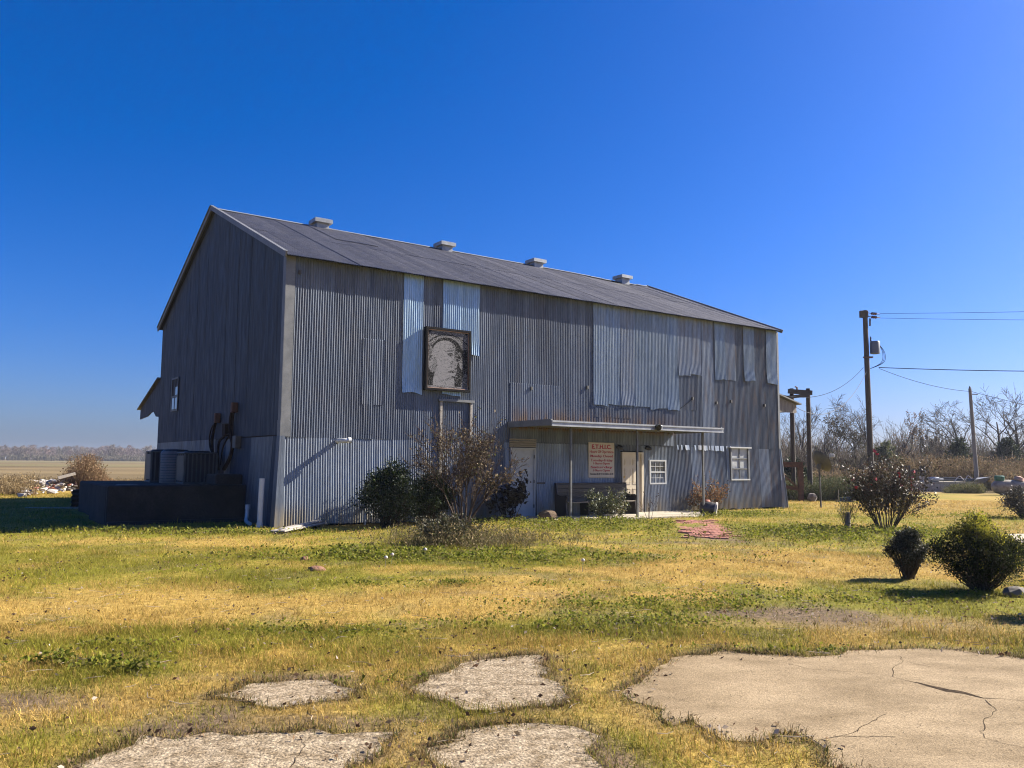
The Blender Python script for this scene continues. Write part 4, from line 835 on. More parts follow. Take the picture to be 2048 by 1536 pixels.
def dense_bush(name, pos, label, cat, h, w_, seed, colors, n=6000, size=.05, spike=.0, bark=(.06, .045, .03), base=.12, group=None, sunlit_tops=None, asp=.5, M=None):
    r_ = np.random.RandomState(seed); o = empty(name, pos, label, cat, group)
    # lumpy crown: leaves gathered on many small clumps spread through an egg-shaped volume
    nc = 90; cs = []
    while len(cs) < nc:
        v = r_.uniform(-1, 1, 3); q = np.linalg.norm(v)
        if .35 < q < 1: cs.append(v * (.75 + .25 * r_.rand()))
    cs = np.array(cs); zc = (cs[:, 2] + 1) / 2; prof = .62 + .5 * np.sin(np.clip(zc * 1.1 + .16, 0, 1) * np.pi) ** .7
    cs = np.c_[cs[:, 0] * w_ / 2 * prof * .92, cs[:, 1] * w_ / 2 * prof * .92, base * h + zc * h * (.93 - base)]
    k = r_.randint(0, nc, n); rad_ = np.array([.10 * w_ * r_.uniform(.6, 1.5) for _ in range(nc)])
    off = r_.randn(n, 3); off /= np.linalg.norm(off, axis=1, keepdims=True); off *= (r_.rand(n, 1) ** .5) * rad_[k][:, None] * 1.3
    C = cs[k] + off; D = off / (np.linalg.norm(off, axis=1, keepdims=True) + 1e-9) + np.array([0, 0, .5])
    V, F, cc = leaves(C, D, size, colors, asp, r_=r_)
    if sunlit_tops is not None:
        m_ = sst(.60, .85, C[:, 2] / h) * (r_.rand(n) < .8) * sst(-.3, .4, C[:, 0] / w_ + .15); tc_ = np.array(sunlit_tops)[r_.randint(0, len(sunlit_tops), n)]; cc = cc * (1 - np.repeat(m_, 4)[:, None]) + np.repeat(tc_, 4, 0) * np.repeat(m_, 4)[:, None]  # sunlight on the upper, sun-facing leaves is painted into their colour
    fast('foliage', V, F, M or M_LEAF, o, cc)
    S = []
    for i in range(nc):
        b0 = np.array([r_.randn() * .05 * w_, r_.randn() * .05 * w_, -.03]); mid = (b0 + cs[i]) / 2 + np.array([0, 0, -.05 * h]); S += [(b0, mid, .014, .009, 1), (mid, cs[i], .009, .004, 1)]
    wood(S, o, bark, 1, ('stem', 'twig'))
    if spike > 0:    # upright shoots with small leaves, breaking the outline
        ks = r_.randint(0, nc, 110); S2 = []
        for i in ks:
            out_ = cs[i] / np.array([w_ / 2, w_ / 2, h]); dd = np.array([out_[0] * .7, out_[1] * .7, .8]); dd /= np.linalg.norm(dd); S2.append((cs[i], cs[i] + dd * spike * r_.uniform(.5, 1.3) * (1 if cs[i][2] > .4 * h else .7), .005, .003, 1))
        wood(S2, o, bark, 1, ('shoot', 'twig'))
        V, F, cc = leaf_along(S2, 0, 26, size * .8, colors if sunlit_tops is None else list(colors) + list(sunlit_tops), .018, .5, r_); fast('shoot_foliage', V, F, M or M_LEAF, o, cc)
    return o
def gp(px, py): P_ = G(px, py); return (P_[0], P_[1], gz(P_[0], P_[1]))
DKG = [(.018, .030, .010), (.028, .045, .014), (.04, .06, .016), (.012, .02, .008)]
# shrubs along the front of the barn
dense_bush('evergreen_shrub', BL(2.45, -1.25), 'dense dark evergreen shrub against the corrugated wall, left of the bare shrub', 'shrub', 1.72, 1.95, 1, DKG, 15000, .06, .16, group='evergreen shrubs at the barn')
dense_bush('evergreen_shrub', BL(3.75, -1.0), 'lower dark evergreen shrub half behind the bare leggy shrub', 'shrub', 1.42, 1.5, 2, DKG, 11000, .06, .12, group='evergreen shrubs at the barn')
DRY = [(.13, .09, .055), (.22, .17, .11), (.08, .05, .035), (.30, .24, .16), (.08, .085, .035), (.06, .045, .03)]
shrub('leggy_shrub', BL(4.35, -1.75, .12), 'tall leggy shrub with bare twigs and a few dry leaves before the barn', 'shrub', 3.0, 2.7, 13, 5, (.062, .044, .034), [dict(lev=2, per=.42, size=.075, colors=DRY, spread=.03, mat=M_DRY)], 3, None, ('stem', 'twig'), (18, 40), (5, 6), .032, .06, 1.1, .56, .0045, .55)
shrub('broad_leaf_shrub', BL(6.55, -.75), 'dark shrub with round leaves in front of the white door', 'shrub', 1.35, 2.2, 9, 6, (.03, .022, .018), [dict(lev=1, per=1.5, size=.11, colors=[(.03, .024, .02), (.045, .035, .028), (.06, .05, .03)], spread=.05, aspect=.9, mat=M_DRY)], 2, None, ('stem', 'twig'), (20, 50), (3, 4), .016)
shrub('glossy_shrub', BL(9.05, -2.15), 'scraggly green shrub with shiny leaves in front of the dark pew', 'shrub', 1.05, 1.7, 14, 8, (.05, .04, .03), [dict(lev=1, per=3.4, size=.062, colors=[(.06, .075, .03), (.10, .11, .045), (.16, .15, .07), (.04, .05, .02)], spread=.04)], 2, None, ('stem', 'twig'), (20, 50), (3, 5), .012)
shrub('bare_twig', BL(10.55, -2.35), 'thin bare twig with dark buds beside the awning post', 'plant', .95, .8, 4, 9, (.06, .045, .035), [dict(lev=1, per=.5, size=.05, colors=[(.06, .03, .025)], spread=.01, mat=M_DRY)], 1, None, ('stem', 'twig'), (20, 45), (3, 4), .01)
shrub('brown_hydrangea', BL(14.9, -.75), 'bare brown bush with rusty flower heads under the curtained window', 'shrub', 1.15, 2.0, 22, 10, (.13, .095, .065), [dict(lev=1, per=1.3, size=.08, colors=[(.20, .10, .05), (.26, .13, .06), (.15, .09, .06), (.22, .17, .10)], spread=.05, mat=M_DRY)], 2, None, ('stem', 'twig'), (14, 36), (3, 4), .010)
# low shrub on the planted mound in the lawn
P_ = gp(895, 1090); dense_bush('mound_shrub', P_, 'low dark shrub with dry weeds on a lawn mound', 'shrub', .46, 1.5, 12, [(.04, .045, .018), (.07, .068, .028), (.13, .10, .05)], 3200, .05, .22)
# lawn shrubs on the right
P_ = gp(1772, 1062); o, sg_ = shrub('rose_bush', P_, 'big vase-shaped bush with glossy leaves and red flowers', 'shrub', 1.95, 2.7, 26, 14, (.035, .028, .022), [dict(lev=1, per=4.2, size=.062, colors=[(.030, .030, .016), (.055, .045, .024), (.085, .06, .035), (.06, .03, .022)], spread=.05, top=.45)], 2, None, ('stem', 'twig'), (16, 38), (4, 5), .016)
r_ = np.random.RandomState(4); tips = [s for s in sg_ if s[4] == 2 and s[1][2] > 1.1]
for k in r_.choice(len(tips), 11, False):
    q = tips[k][1]; pts = [(q[0] + v[0], q[1] + v[1], q[2] + v[2] * .8) for v in r_.randn(26, 3) * .026]; MB().hull(pts).build('flower', mat('red_petal', (.50, .012, .03), rough=.5) if 'red_petal' not in bpy.data.materials else bpy.data.materials['red_petal'], o, True)
P_ = gp(1695, 1058); shrub('yellow_sapling', P_, 'cut stump with thin yellow-leaved shoots beside the red-flowered bush', 'shrub', .95, .75, 12, 15, (.14, .11, .07), [dict(lev=1, per=1.6, size=.05, colors=[(.28, .25, .03), (.22, .22, .03), (.18, .14, .06)], spread=.03)], 1, None, ('stem', 'twig'), (12, 30), (3, 4), .009)
MB().lathe([(.075, -.05), (.07, .35), (.05, .42)], (0, 0, 0), (.05, 0, 1), 9).build('stump', M_POLEGREY, bpy.data.objects['yellow_sapling'], True)
P_ = gp(1817, 1158); dense_bush('small_bush', P_, 'small dark bush with a narrow base between two larger bushes', 'shrub', .78, .62, 16, [(.022, .026, .014), (.04, .042, .022), (.075, .07, .045), (.018, .02, .012)], 6500, .034, .10, base=.20)
P_ = gp(1962, 1182); dense_bush('bright_bush', P_, 'large dark bush with sunlit yellow-green spiky top', 'shrub', 1.08, 1.22, 17, [(.015, .019, .008), (.022, .028, .01), (.035, .042, .012)], 19000, .034, .15, base=.07, sunlit_tops=[(.40, .36, .035), (.48, .42, .05), (.26, .27, .03)], M=M_WEED)  # yellow-green top colours imitate sun shining through the leaves
P_ = gp(2052, 1036); dense_bush('dark_brush_heap', P_, 'dark rounded brush heap beyond the large bright-topped bush', 'brush pile', 1.05, 1.7, 18, [(.022, .022, .018), (.04, .036, .028), (.06, .05, .035)], 5000, .06, .12)
P_ = gp(2158, 1232); dense_bush('spiky_bush', P_, 'dark bush just past the pale angular rock', 'shrub', .95, .9, 19, DKG, 4500, .036, .12)
P_ = gp(1955, 1016); 
# ------------------------------------------------------------------ the yard behind: poles, wires, dock, tank
def pole(name, px, d, ytop, w0, w1, m, label, lean=0.0):
    b = AT(px, d); zt = ZAT(px, ytop, d); o = empty(name, b, label, 'pole'); MB().tube([(0, 0, -.3), (lean * .5, 0, zt * .5), (lean, 0, zt)], [w0 / 2, (w0 + w1) / 4, w1 / 2], 12).build('shaft', m, o, True); return o, b, zt
up_, ub, uz = pole('utility_pole', 1742, 46, 621, .35, .26, M_POLEWOOD, 'tall dark wooden utility pole carrying a grey transformer', -.06)
MB().cbox(-.36, .10, -.10, .10, uz - .42, uz - .02, .02).build('pole_cap', M_POLEWOOD, up_)
MB().lathe([(.20, 0), (.27, .03), (.27, .66), (.24, .72), (.1, .74)], (.42, -.05, ZAT(1742, 708, 46)), (0, 0, 1), 20).build('transformer', mat('transformer_grey', (.09, .10, .12), (.12, .13, .15), 3, .5), up_, True)
zt_ = ZAT(1742, 680, 46); MB().lathe([(.02, -.12), (.05, 0), (.03, .05), (.05, .10), (.02, .2)], (.22, 0, zt_), (0, 0, 1), 10).build('bushing', M_BLACK, up_, True)
MB().tube([(.20, 0, ZAT(1742, 652, 46)), (.22, 0, ZAT(1742, 637, 46))], .05, 8).build('fuse_cutout', M_DISH, up_)
MB().box(-.26, .24, -.2, .0, ZAT(1742, 715, 46) - .04, ZAT(1742, 715, 46) + .04).build('bracket', M_RUST, up_)
for zz in (ZAT(1742, 627, 46), ZAT(1742, 634, 46)):
    MB().tube([(.05, 0, zz + .06), (.3, 0, zz)], .02, 6).build('insulator_arm', M_RUST, up_)
    MB().lathe([(.03, 0)] + sum([[(.09, .05 + .13 * k), (.035, .10 + .13 * k)] for k in range(3)], []) + [(.02, .6)], (.3, 0, zz), (1, .3, 0), 10).build('insulator', mat('brown_insulator', (.10, .03, .025), rough=.3) if 'brown_insulator' not in bpy.data.materials else bpy.data.materials['brown_insulator'], up_, True)
for k in range(3): MB().tube(curve([(.62, -.05, ZAT(1742, 687, 46)), (.85 + .06 * k, -.05, ZAT(1742, 705, 46)), (.75 + .07 * k, -.05, ZAT(1742, 725, 46)), (.1, 0, ZAT(1742, 738, 46))]), .013, 5).build('service_loop', M_WIRE, up_)
p2, pb2, pz2 = pole('service_pole', 1953, 55, 777, .30, .20, M_POLEGREY, 'thin pale grey service pole among the bare trees', -.22)
MB().lathe([(.03, 0), (.07, .05), (.03, .16)], (-.22, 0, pz2), (0, 0, 1), 10).build('insulator', M_DISH, p2, True)
MB().box(-.30, .3, -.03, .03, pz2 - .42, pz2 - .36).build('bracket', M_RUST, p2)
hf = empty('pole_frame', AT(1600, 40), 'pair of dark poles joined by timber crossbeams behind the barn end', 'pole frame')
for px in (1586, 1619):
    q = AT(px, 40) - AT(1600, 40); MB().tube([(q[0], 0, -.3), (q[0] + .02, 0, ZAT(px, 777, 40))], [.13, .10], 10).build('pole', M_POLEWOOD, hf, True)
zb = ZAT(1600, 785, 40); qa, qb = AT(1582, 40) - AT(1600, 40), AT(1622, 40) - AT(1600, 40)
MB().beam((qa[0] - .1, -.12, zb + .05), (qb[0] + .1, -.12, zb - .02), .10, .22).build('crossbeam', M_DARKWOOD, hf); MB().beam((qa[0] - 1.0, -.14, zb - .35), (qb[0] - .1, -.14, zb - .14), .10, .16).build('crossbeam', M_DARKWOOD, hf)
MB().tube([(.05, .3, zb), (.05, .3, zb + .28), (-.05, .3, zb + .32)], .04, 6).build('hook', M_RUST, hf)
def wire(a, b, sag, r_, m, label, n=18, group='overhead wires', name='power_line'):
    a, b = np.array(a, float), np.array(b, float); pts = [a + (b - a) * t + np.array([0, 0, -sag * 4 * t * (1 - t)]) for t in np.linspace(0, 1, n)]
    o = MB().tube(pts, r_, 5).build(name, m, None, True); tag(o, label, 'wire', group); return o
def PT(px, py, d): q = AT(px, d); return np.array([q[0], q[1], ZAT(px, py, d)])
wire(PT(1770, 627, 46.2), PT(2330, 617, 40), .05, .011, M_WIRE, 'upper thin power line leaving the pole top'); wire(PT(1768, 636, 46.2), PT(2330, 640, 40), .05, .010, M_WIRE, 'second power line just under the topmost one')
wire(PT(1764, 735, 46), PT(2330, 742, 40), .10, .022, M_WIRE, 'thick dark service cable leaving the transformer pole level'); wire(PT(1765, 737, 46), PT(1949, 783, 55), .25, .014, M_WIRE, 'thin cable running down from transformer pole to grey service pole')
wire(PT(1949, 783, 55), PT(2350, 850, 60), .4, .014, M_WIRE, 'cable going on from the grey service pole past the trees')
wire(PT(1740, 742, 46), np.array(BL(LEN + 1.95, .62, 4.08)), 1.15, .012, M_ALU, 'bright sagging service cable between transformer pole and barn hood'); wire(PT(1733, 735, 46), np.array(BL(LEN + .8, .5, 4.52)), .7, .012, M_WIRE, 'thin dark cable sagging beside the bright service cable')
# rusty trestle at the barn end
tr = empty('steel_trestle', AT(1582, 38), 'rusty steel loading trestle with a diagonal brace behind the barn', 'trestle'); zt_ = ZAT(1582, 924, 38)
xr = (AT(1601, 38) - AT(1582, 38))[0]
MB().box(-2.2, xr + .05, -.15, .15, zt_ - .14, zt_).build('deck_beam', M_RUST, tr); MB().box(-2.2, xr + .1, -.12, 1.4, zt_ - .24, zt_ - .145).build('deck', M_RUST, tr)
for q in (xr - .02, -1.6): MB().box(q - .11, q + .11, -.1, .1, -.1, zt_ - .15).build('leg', M_RUST, tr)
MB().beam((-.75, 0, zt_ - .2), (xr - .1, 0, .55), .06, .06).build('brace', M_RUST, tr); MB().beam((-2.0, .1, .95), (xr - .1, .1, .55), .06, .16).build('ramp_rail', M_RUST, tr)
# concrete-block loading platform with scrap
PB = AT(1795, 53); lp = empty('loading_platform', PB, 'low concrete-block platform in the weeds loaded with scrap', 'platform', None, R(8))
MB().box(-1.0, 5.6, 0.05, 3.2, .5, .64).build('slab', M_CONCW, lp)
bl = MB().cbox(0, .39, 0, .19, 0, .185, .012); bme = None
for r_i in range(3):
    for c_i in range(16):
        if bme is None: o = bl.build('block', M_BLOCK, lp); bme = o.data
        else: o = link('block', bme, None, lp)
        o.location = (-1.0 + c_i * .40 + (.2 if r_i % 2 else 0), .06 + .008 * rr.rand(), -.06 + r_i * .19)
def scrap(px, py, d, name, label, cat, builder, rz=0.0, z=None, grp='scrap on the platform'):
    q = AT(px, d); o = empty(name, (q[0], q[1], ZAT(px, py, d) if z is None else z), label, cat, grp, rz); builder(o); return o
SZ = .64
scrap(1828, 0, 54.2, 'timber_frame', 'dark timber frame standing on the scrap platform', 'frame', lambda o: [MB().box(x_ - .07, x_ + .07, -.06, .06, 0, 1.05).build('upright', M_DARKWOOD, o) for x_ in (-.55, -.35, .45, .62)] + [MB().box(-.6, .66, -.09, -.062, .62, .78).build('rail', M_DARKWOOD, o), MB().box(-.15, -.07, -.05, .05, 0, .62).build('post', M_DARKWOOD, o), MB().box(.08, .16, -.05, .05, 0, .62).build('post', M_DARKWOOD, o), MB().box(.55, .72, -.12, -.092, .56, .74).build('plate', M_RUBW, o)], 0, SZ)
scrap(1842, 0, 53.6, 'paint_bucket', 'small pale tub on the platform beside the white cylinder', 'bucket', lambda o: [MB().lathe([(.12, 0), (.16, .34), (.17, .34)], (0, 0, 0), (0, 0, 1), 12).build('tub', M_RUBW, o, True), MB().lathe([(.165, .34), (.165, .36)], (0, 0, 0), (0, 0, 1), 12).build('lid', M_PVC, o)], 0, SZ)
scrap(1865, 0, 53.6, 'white_cylinder', 'white cylinder lying on the scrap platform', 'cylinder', lambda o: [MB().lathe([(.1, 0), (.16, .03), (.16, .72), (.1, .75)], (-.35, 0, .16), (1, .1, 0), 14).build('body', M_WHITE, o, True), MB().lathe([(.05, 0), (.05, .3)], (.4, .04, .16), (1, .1, 0), 10).build('neck', M_PVC, o, True), MB().lathe([(.08, 0), (.08, .12)], (-.47, 0, .16), (1, .1, 0), 10).build('cap', M_BLACK, o)], 0, SZ)
for k, (px, l_, zz) in enumerate(((1885, 1.7, .42), (1912, 2.4, .36), (1905, 2.6, .30))):
    scrap(px, 0, 54.8 + .2 * k, 'metal_beam', 'pale metal beam lying across the scrap platform', 'beam', lambda o, l_=l_: [MB().box(-l_ / 2, l_ / 2, -.07, .07, 0, .02).build('flange', M_VENT, o), MB().box(-l_ / 2, l_ / 2, -.015, .015, .021, .12).build('web', M_DISH, o), MB().box(-l_ / 2, l_ / 2, -.07, .07, .121, .14).build('flange', M_VENT, o)], .06 * (k - 1), SZ + zz - .28)
scrap(1952, 0, 54.2, 'scrap_heap', 'heap of bent pale sheet and tangled wire at the platform end', 'scrap', lambda o: [MB().hull([(-.5, 0, 0), (.6, .1, .1), (1.0, 0, .5), (.2, .3, .42), (-.2, -.2, .3)]).build('sheet', M_VENT, o), MB().hull([(-.9, 0, 0), (-.1, .1, 0), (-.4, .2, .38), (-.3, -.2, .3)]).build('lump', M_DARKWOOD, o), MB().tube(curve([(-1.6, 0, .0), (-1.1, .1, .5), (-.8, 0, .25), (-.5, .1, .55), (-.2, 0, .2)]), .025, 5).build('tangled_wire', M_RUBW, o)], 0, .5)
scrap(1821, 0, 52.8, 'red_valve', 'small red valve at the platform corner by the weeds', 'valve', lambda o: [MB().tube([(0, 0, -.6), (0, 0, .3)], .05, 8).build('riser', M_RED, o), MB().lathe([(.15, 0), (.15, .05)], (0, 0, .32), (0, 0, 1), 10).build('wheel', M_RED, o), MB().tube([(0, 0, .15), (.16, 0, .15)], .06, 8).build('outlet', M_RED, o)], 0, .6, None)
tk = empty('propane_tank', AT(2030, 48), 'rusty pale cylindrical gas tank lying on the far lawn', 'tank', None, R(-8))
MB().lathe([(.02, -1.35), (.25, -1.28), (.38, -1.1), (.42, -.9), (.42, 1.3), (.38, 1.5), (.02, 1.7)], (0, 0, .48), (1, 0, 0), 22).build('shell', M_TANK, tk, True)
MB().lathe([(.26, 0), (.27, .26), (.2, .3)], (-.9, 0, .84), (0, 0, 1), 14).build('valve_cover', M_GREEN, tk, True); MB().lathe([(.30, 0), (.22, .2), (.05, .26)], (.15, 0, .86), (.35, 0, 1), 14).build('lid', mat('rust_pink', (.36, .20, .14), (.48, .30, .22), 4, .8), tk, True)
for x_ in (-.7, .9): MB().box(x_ - .08, x_ + .08, -.3, .3, -.05, .14).build('cradle', M_RUST, tk)
# rubble heap at the field edge
rb = empty('rubble_heap', G(110, 985), 'heap of broken bricks and pale concrete rubble at the field edge', 'rubble'); b0 = np.array(rb.location); r_ = np.random.RandomState(22)
for k in range(150):
    px = r_.uniform(38, 188); yy_ = 990 - (px - 38) * .10 + r_.uniform(-8, 6); q = G(px, yy_); big = r_.rand() < .16; s_ = r_.uniform(.14, .30) * (1.7 if big else 1)
    pts = [(v[0] * s_, v[1] * s_ * .7, v[2] * s_ * .5) for v in r_.uniform(-.6, .6, (12, 3))]
    o = MB().hull(pts).build('rubble_piece', M_RUBW if big or r_.rand() < .3 else (M_BRICKR if r_.rand() < .45 else M_STONE), rb); o.location = (q[0] - b0[0], q[1] - b0[1], r_.uniform(0, .38) * math.exp(-((yy_ - 984) / 9) ** 2) + .05)
for px, py, w_ in ((72, 981, .75), (88, 979, .5), (112, 979, .75)):
    q = G(px, py); o = MB().cbox(-w_ / 2, w_ / 2, -.15, .15, 0, .26, .03).build('concrete_chunk', M_RUBW, rb); o.location = (q[0] - b0[0], q[1] - b0[1], .25); o.rotation_euler = (.2, .15, r_.rand())
MB().beam(PT(118, 956, 42) - b0, PT(152, 947, 42.5) - b0, .12, .14).build('broken_plank', M_GREYWOOD, rb)

# ------------------------------------------------------------------ grass, weeds, leaves on the ground
def wedge(n, d0, d1, r_, m=1.5):          # random ground points in the view wedge, with a margin to both sides
    y = np.sqrt(r_.uniform(d0 ** 2, d1 ** 2, n)); x = r_.uniform(-1, 1, n) * (y * .66 + m); return x, y
def on_lawn(x, y, edge=.0):
    ok = np.ones(len(x), bool); nr = y < 10
    if nr.any():
        b = np.zeros(nr.sum(), bool)
        for P, Q in zip(SP, SQ):
            i_ = inside(P, x[nr], y[nr]); dd = dist_poly(Q, x[nr], y[nr]); b |= i_ & (dd > edge * (.2 + 1.3 * vnoise(x[nr] * 4, y[nr] * 4, 8)))
        ok[nr] = ~b
    pa_, pb_ = G(1385, 1040)[:2], G(1420, 1078)[:2]; e_ = pb_ - pa_; t_ = np.clip(((x - pa_[0]) * e_[0] + (y - pa_[1]) * e_[1]) / (e_ @ e_), 0, 1); ok &= (np.hypot(x - pa_[0] - t_ * e_[0], y - pa_[1] - t_ * e_[1]) > .62) | (vnoise(x * 5, y * 5, 3) > .72)
    a, c_ = tolocal(x, y)
    ok &= ~((a > -.02) & (a < LEN) & (c_ > -.03) & (c_ < WID)) & ~((a > 6.7) & (a < 14.2) & (c_ > -1.85) & (c_ < 0)) & ~((a > -3.6) & (a <= 0) & (c_ > 2.3) & (c_ < 9.5))
    return ok
def blades(name, x, y, h, wd, colr, lean, r_, bent, label):
    n = len(x); z = ground_z(x, y); az = r_.rand(n) * 2 * np.pi; hd = np.c_[np.cos(az), np.sin(az)]; sdv = np.c_[-hd[:, 1], hd[:, 0]]
    L_ = h * lean; B = np.c_[x, y, z - .005]; s3 = np.c_[sdv * (wd / 2)[:, None], np.zeros(n)]
    tip = B + np.c_[hd * L_[:, None], h * np.sqrt(np.clip(1 - lean ** 2, .02, 1))]
    if bent:
        mid = B + np.c_[hd * (L_ * .38)[:, None], h * np.sqrt(np.clip(1 - lean ** 2, .02, 1)) * .72]
        V = np.stack([B - s3, B + s3, mid + s3 * .8, mid - s3 * .8, tip], 1).reshape(-1, 3); b = (np.arange(n) * 5)[:, None]
        F = np.r_[b + [0, 1, 2], b + [0, 2, 3], b + [3, 2, 4]]; cc = np.repeat(colr, 5, 0)
    else:
        V = np.stack([B - s3, B + s3, tip], 1).reshape(-1, 3); F = np.arange(3 * n).reshape(-1, 3); cc = np.repeat(colr, 3, 0)
    return tag(fast(name, V, F, M_BLADE, None, cc), label, 'grass', None, 'stuff')
def grass_col(x, y, r_):
    g, d, n1, n2, n3 = lawn(x, y); n = len(x)
    isg = r_.rand(n) < np.clip(g * 1.15 + .06, 0, .93); k = r_.rand(n, 1)
    st = STRAW * (1.25 - .6 * k) * (1 - .35 * n3[:, None]) + np.array([.10, .08, .04]) * (r_.rand(n, 1) < .25); gn = GRN * (1 - k) + GRN2 * 1.25 * k
    dk = (r_.rand(n) < d * .35)[:, None]; c_ = np.where(isg[:, None], gn, st) * (.65 + .7 * r_.rand(n, 1)); return np.where(dk, c_ * .45, c_), g, d
for nm, n, d0, d1, hh, ww, bent, lb in (('lawn_grass', 330000, 3.9, 8.5, .043, .0040, True, 'short dry and green grass around the broken slabs'), ('lawn_grass', 330000, 8.5, 16, .046, .0075, False, 'mown straw-coloured grass in the middle of the lawn'), ('lawn_grass', 330000, 16, 40, .062, .016, False, 'mown grass running up to the barn and weeds')):
    r_ = np.random.RandomState(n + int(d0)); x, y = wedge(n, d0, d1, r_, 2.0); ok = on_lawn(x, y, .05); g, d, *_ = lawn(x, y); ok &= r_.rand(n) > d * .72
    x, y = x[ok], y[ok]; cc, g, d = grass_col(x, y, r_); n = len(x); tuft = fbm(x * 2.2, y * 2.2, 71)
    h = hh * (.45 + .9 * r_.rand(n)) * (.4 + 2.4 * tuft ** 2.2 + .5 * fbm(x * 7, y * 7, 73)) * (1 + .25 * g); cc = cc * (.62 + .75 * fbm(x * 1.1, y * 1.1, 75)[:, None])
    blades(nm, x, y, h, np.full(n, ww) * (.7 + .6 * r_.rand(n)), cc, np.clip(.84 + .2 * r_.randn(n), .2, .992), r_, bent, lb)
# ragged dead tufts hanging over the slab edges
X_, Y_ = [], []; r_ = np.random.RandomState(91)
for P in SP:
    for i in range(len(P)):
        a, b = P[i], P[(i + 1) % len(P)]
        if a[1] > 9: continue
        k = int(np.hypot(*(b - a)) * 1700 * (vnoise(np.array(a[0] * 2.3), np.array(a[1] * 2.3), 6) ** 2 + .12)); t = r_.rand(k, 1); q = a + (b - a) * t + r_.randn(k, 2) * .045; X_.append(q[:, 0]); Y_.append(q[:, 1])
x = np.concatenate(X_); y = np.concatenate(Y_); n = len(x); k = r_.rand(n, 1)
cc = np.where(r_.rand(n, 1) < .15, np.array([[.06, .042, .024]]), np.where(r_.rand(n, 1) < .75, np.array([[.24, .17, .075]]), np.array([[.09, .10, .025]]))) * (.6 + .8 * k)
blades('edge_grass', x, y, .062 * (.5 + r_.rand(n)), np.full(n, .005), cc, np.clip(.8 + .2 * r_.randn(n), .3, .985), r_, True, 'ragged dead grass fringing the concrete slabs')
# leafy green weeds (clover and chickweed) in patches
r_ = np.random.RandomState(33); C_, cl = [], []
for px, py, rx, ry, n, hh in ((940, 1118, 3.0, .9, 9000, .12), (760, 1112, 1.3, .8, 3500, .10), (1190, 1054, 2.6, 1.6, 9000, .12), (1060, 1043, 1.4, .6, 3500, .12), (1640, 1075, 2.4, 1.5, 9000, .14), (1850, 1068, 1.8, 1.2, 4000, .13), (250, 1342, .30, .16, 1500, .10), (225, 1297, .35, .15, 700, .06), (115, 1330, .35, .1, 600, .07), (1330, 1212, 1.4, .45, 4200, .06), (1170, 1248, 1.3, .35, 3600, .05), (330, 1066, 3.4, .45, 5000, .10), (1445, 1032, 1.3, .9, 2500, .16), (1740, 1195, 1.8, .5, 3000, .06), (1560, 1303, .8, .12, 380, .04), (840, 1168, 1.4, .3, 2200, .06), (1500, 1028, 1.5, .8, 1500, .10), (1930, 1035, 2.2, .9, 2200, .10), (640, 1262, .8, .3, 900, .04), (900, 1362, .25, .10, 260, .05), (740, 1365, .25, .1, 200, .04)):
    n = int(n * .72); c0 = G(px, py); q = r_.randn(n, 2) * .62; x = c0[0] + q[:, 0] * rx; y = c0[1] + q[:, 1] * ry; ok = on_lawn(x, y, .02) & (r_.rand(n) < sst(.30, .62, fbm(x * 2.6, y * 2.6, 12))); x, y = x[ok], y[ok]; n = len(x)
    hz = hh * (.15 + .85 * r_.rand(n)) * (.5 + vnoise(x * 4, y * 4, 14)); C_.append(np.c_[x, y, ground_z(x, y) + hz])
C_ = np.concatenate(C_); D_ = np.c_[r_.randn(len(C_), 2), np.full(len(C_), .35)]; dist = C_[:, 1]
V, F, cc = leaves(C_, D_, .035 * (1 + .5 * (dist > 14)), [(.13, .15, .018), (.17, .185, .022), (.22, .215, .03), (.10, .115, .016), (.19, .17, .05)], .8, r_=r_)
tag(fast('lawn_weeds', V, F, M_WEED, None, cc), 'leafy green clover and chickweed patches in the lawn', 'weeds', None, 'stuff')
# fallen leaves and bits of twig
r_ = np.random.RandomState(44); x, y = wedge(13000, 4, 19, r_, 1.5); g, d, n1, n2, n3 = lawn(x, y); ok = on_lawn(x, y, .3) & (r_.rand(len(x)) < .10 + .9 * sst(.45, .7, fbm(x * .7, y * .7, 15)) * (.35 + .65 * g + .5 * d)); x, y = x[ok], y[ok]
xx, yy = [x], [y]
for P in SP:
    for i in range(0, len(P)):
        a = P[i]
        if a[1] < 9 and r_.rand() < .8: k = r_.poisson(2.2); q = a + r_.randn(k, 2) * .10; xx.append(q[:, 0]); yy.append(q[:, 1])
x, y = np.concatenate(xx), np.concatenate(yy); C_ = np.c_[x, y, ground_z(x, y) + .03 + .02 * r_.rand(len(x))]
V, F, cc = leaves(C_, np.c_[r_.randn(len(x), 2), .15 * r_.randn(len(x))], .038, [(.09, .05, .03), (.14, .085, .05), (.05, .03, .02), (.22, .16, .10), (.36, .30, .24), (.18, .11, .06)], .62, r_=r_)
tag(fast('fallen_leaves', V, F, M_DRY, None, cc), 'curled brown fallen leaves scattered over the lawn', 'leaves', None, 'stuff')
x, y = wedge(420, 4, 12, r_, 1); ok = on_lawn(x, y, .1); x, y = x[ok], y[ok]
S = []
for q in range(len(x)):
    a = r_.rand() * 6.28; l_ = r_.uniform(.05, .22); z = gz(x[q], y[q]) + .03; p = np.array([x[q], y[q], z]); m_ = p + np.array([math.cos(a), math.sin(a), .1 * r_.randn()]) * l_ * .5; e = m_ + np.array([math.cos(a + .5), math.sin(a + .5), .1 * r_.randn()]) * l_ * .5; S += [(p, m_, .003, .003, 0), (m_, e, .003, .002, 0)]
V, F = frustums([s[0] for s in S], [s[1] for s in S], [s[2] for s in S], [s[3] for s in S], 3)
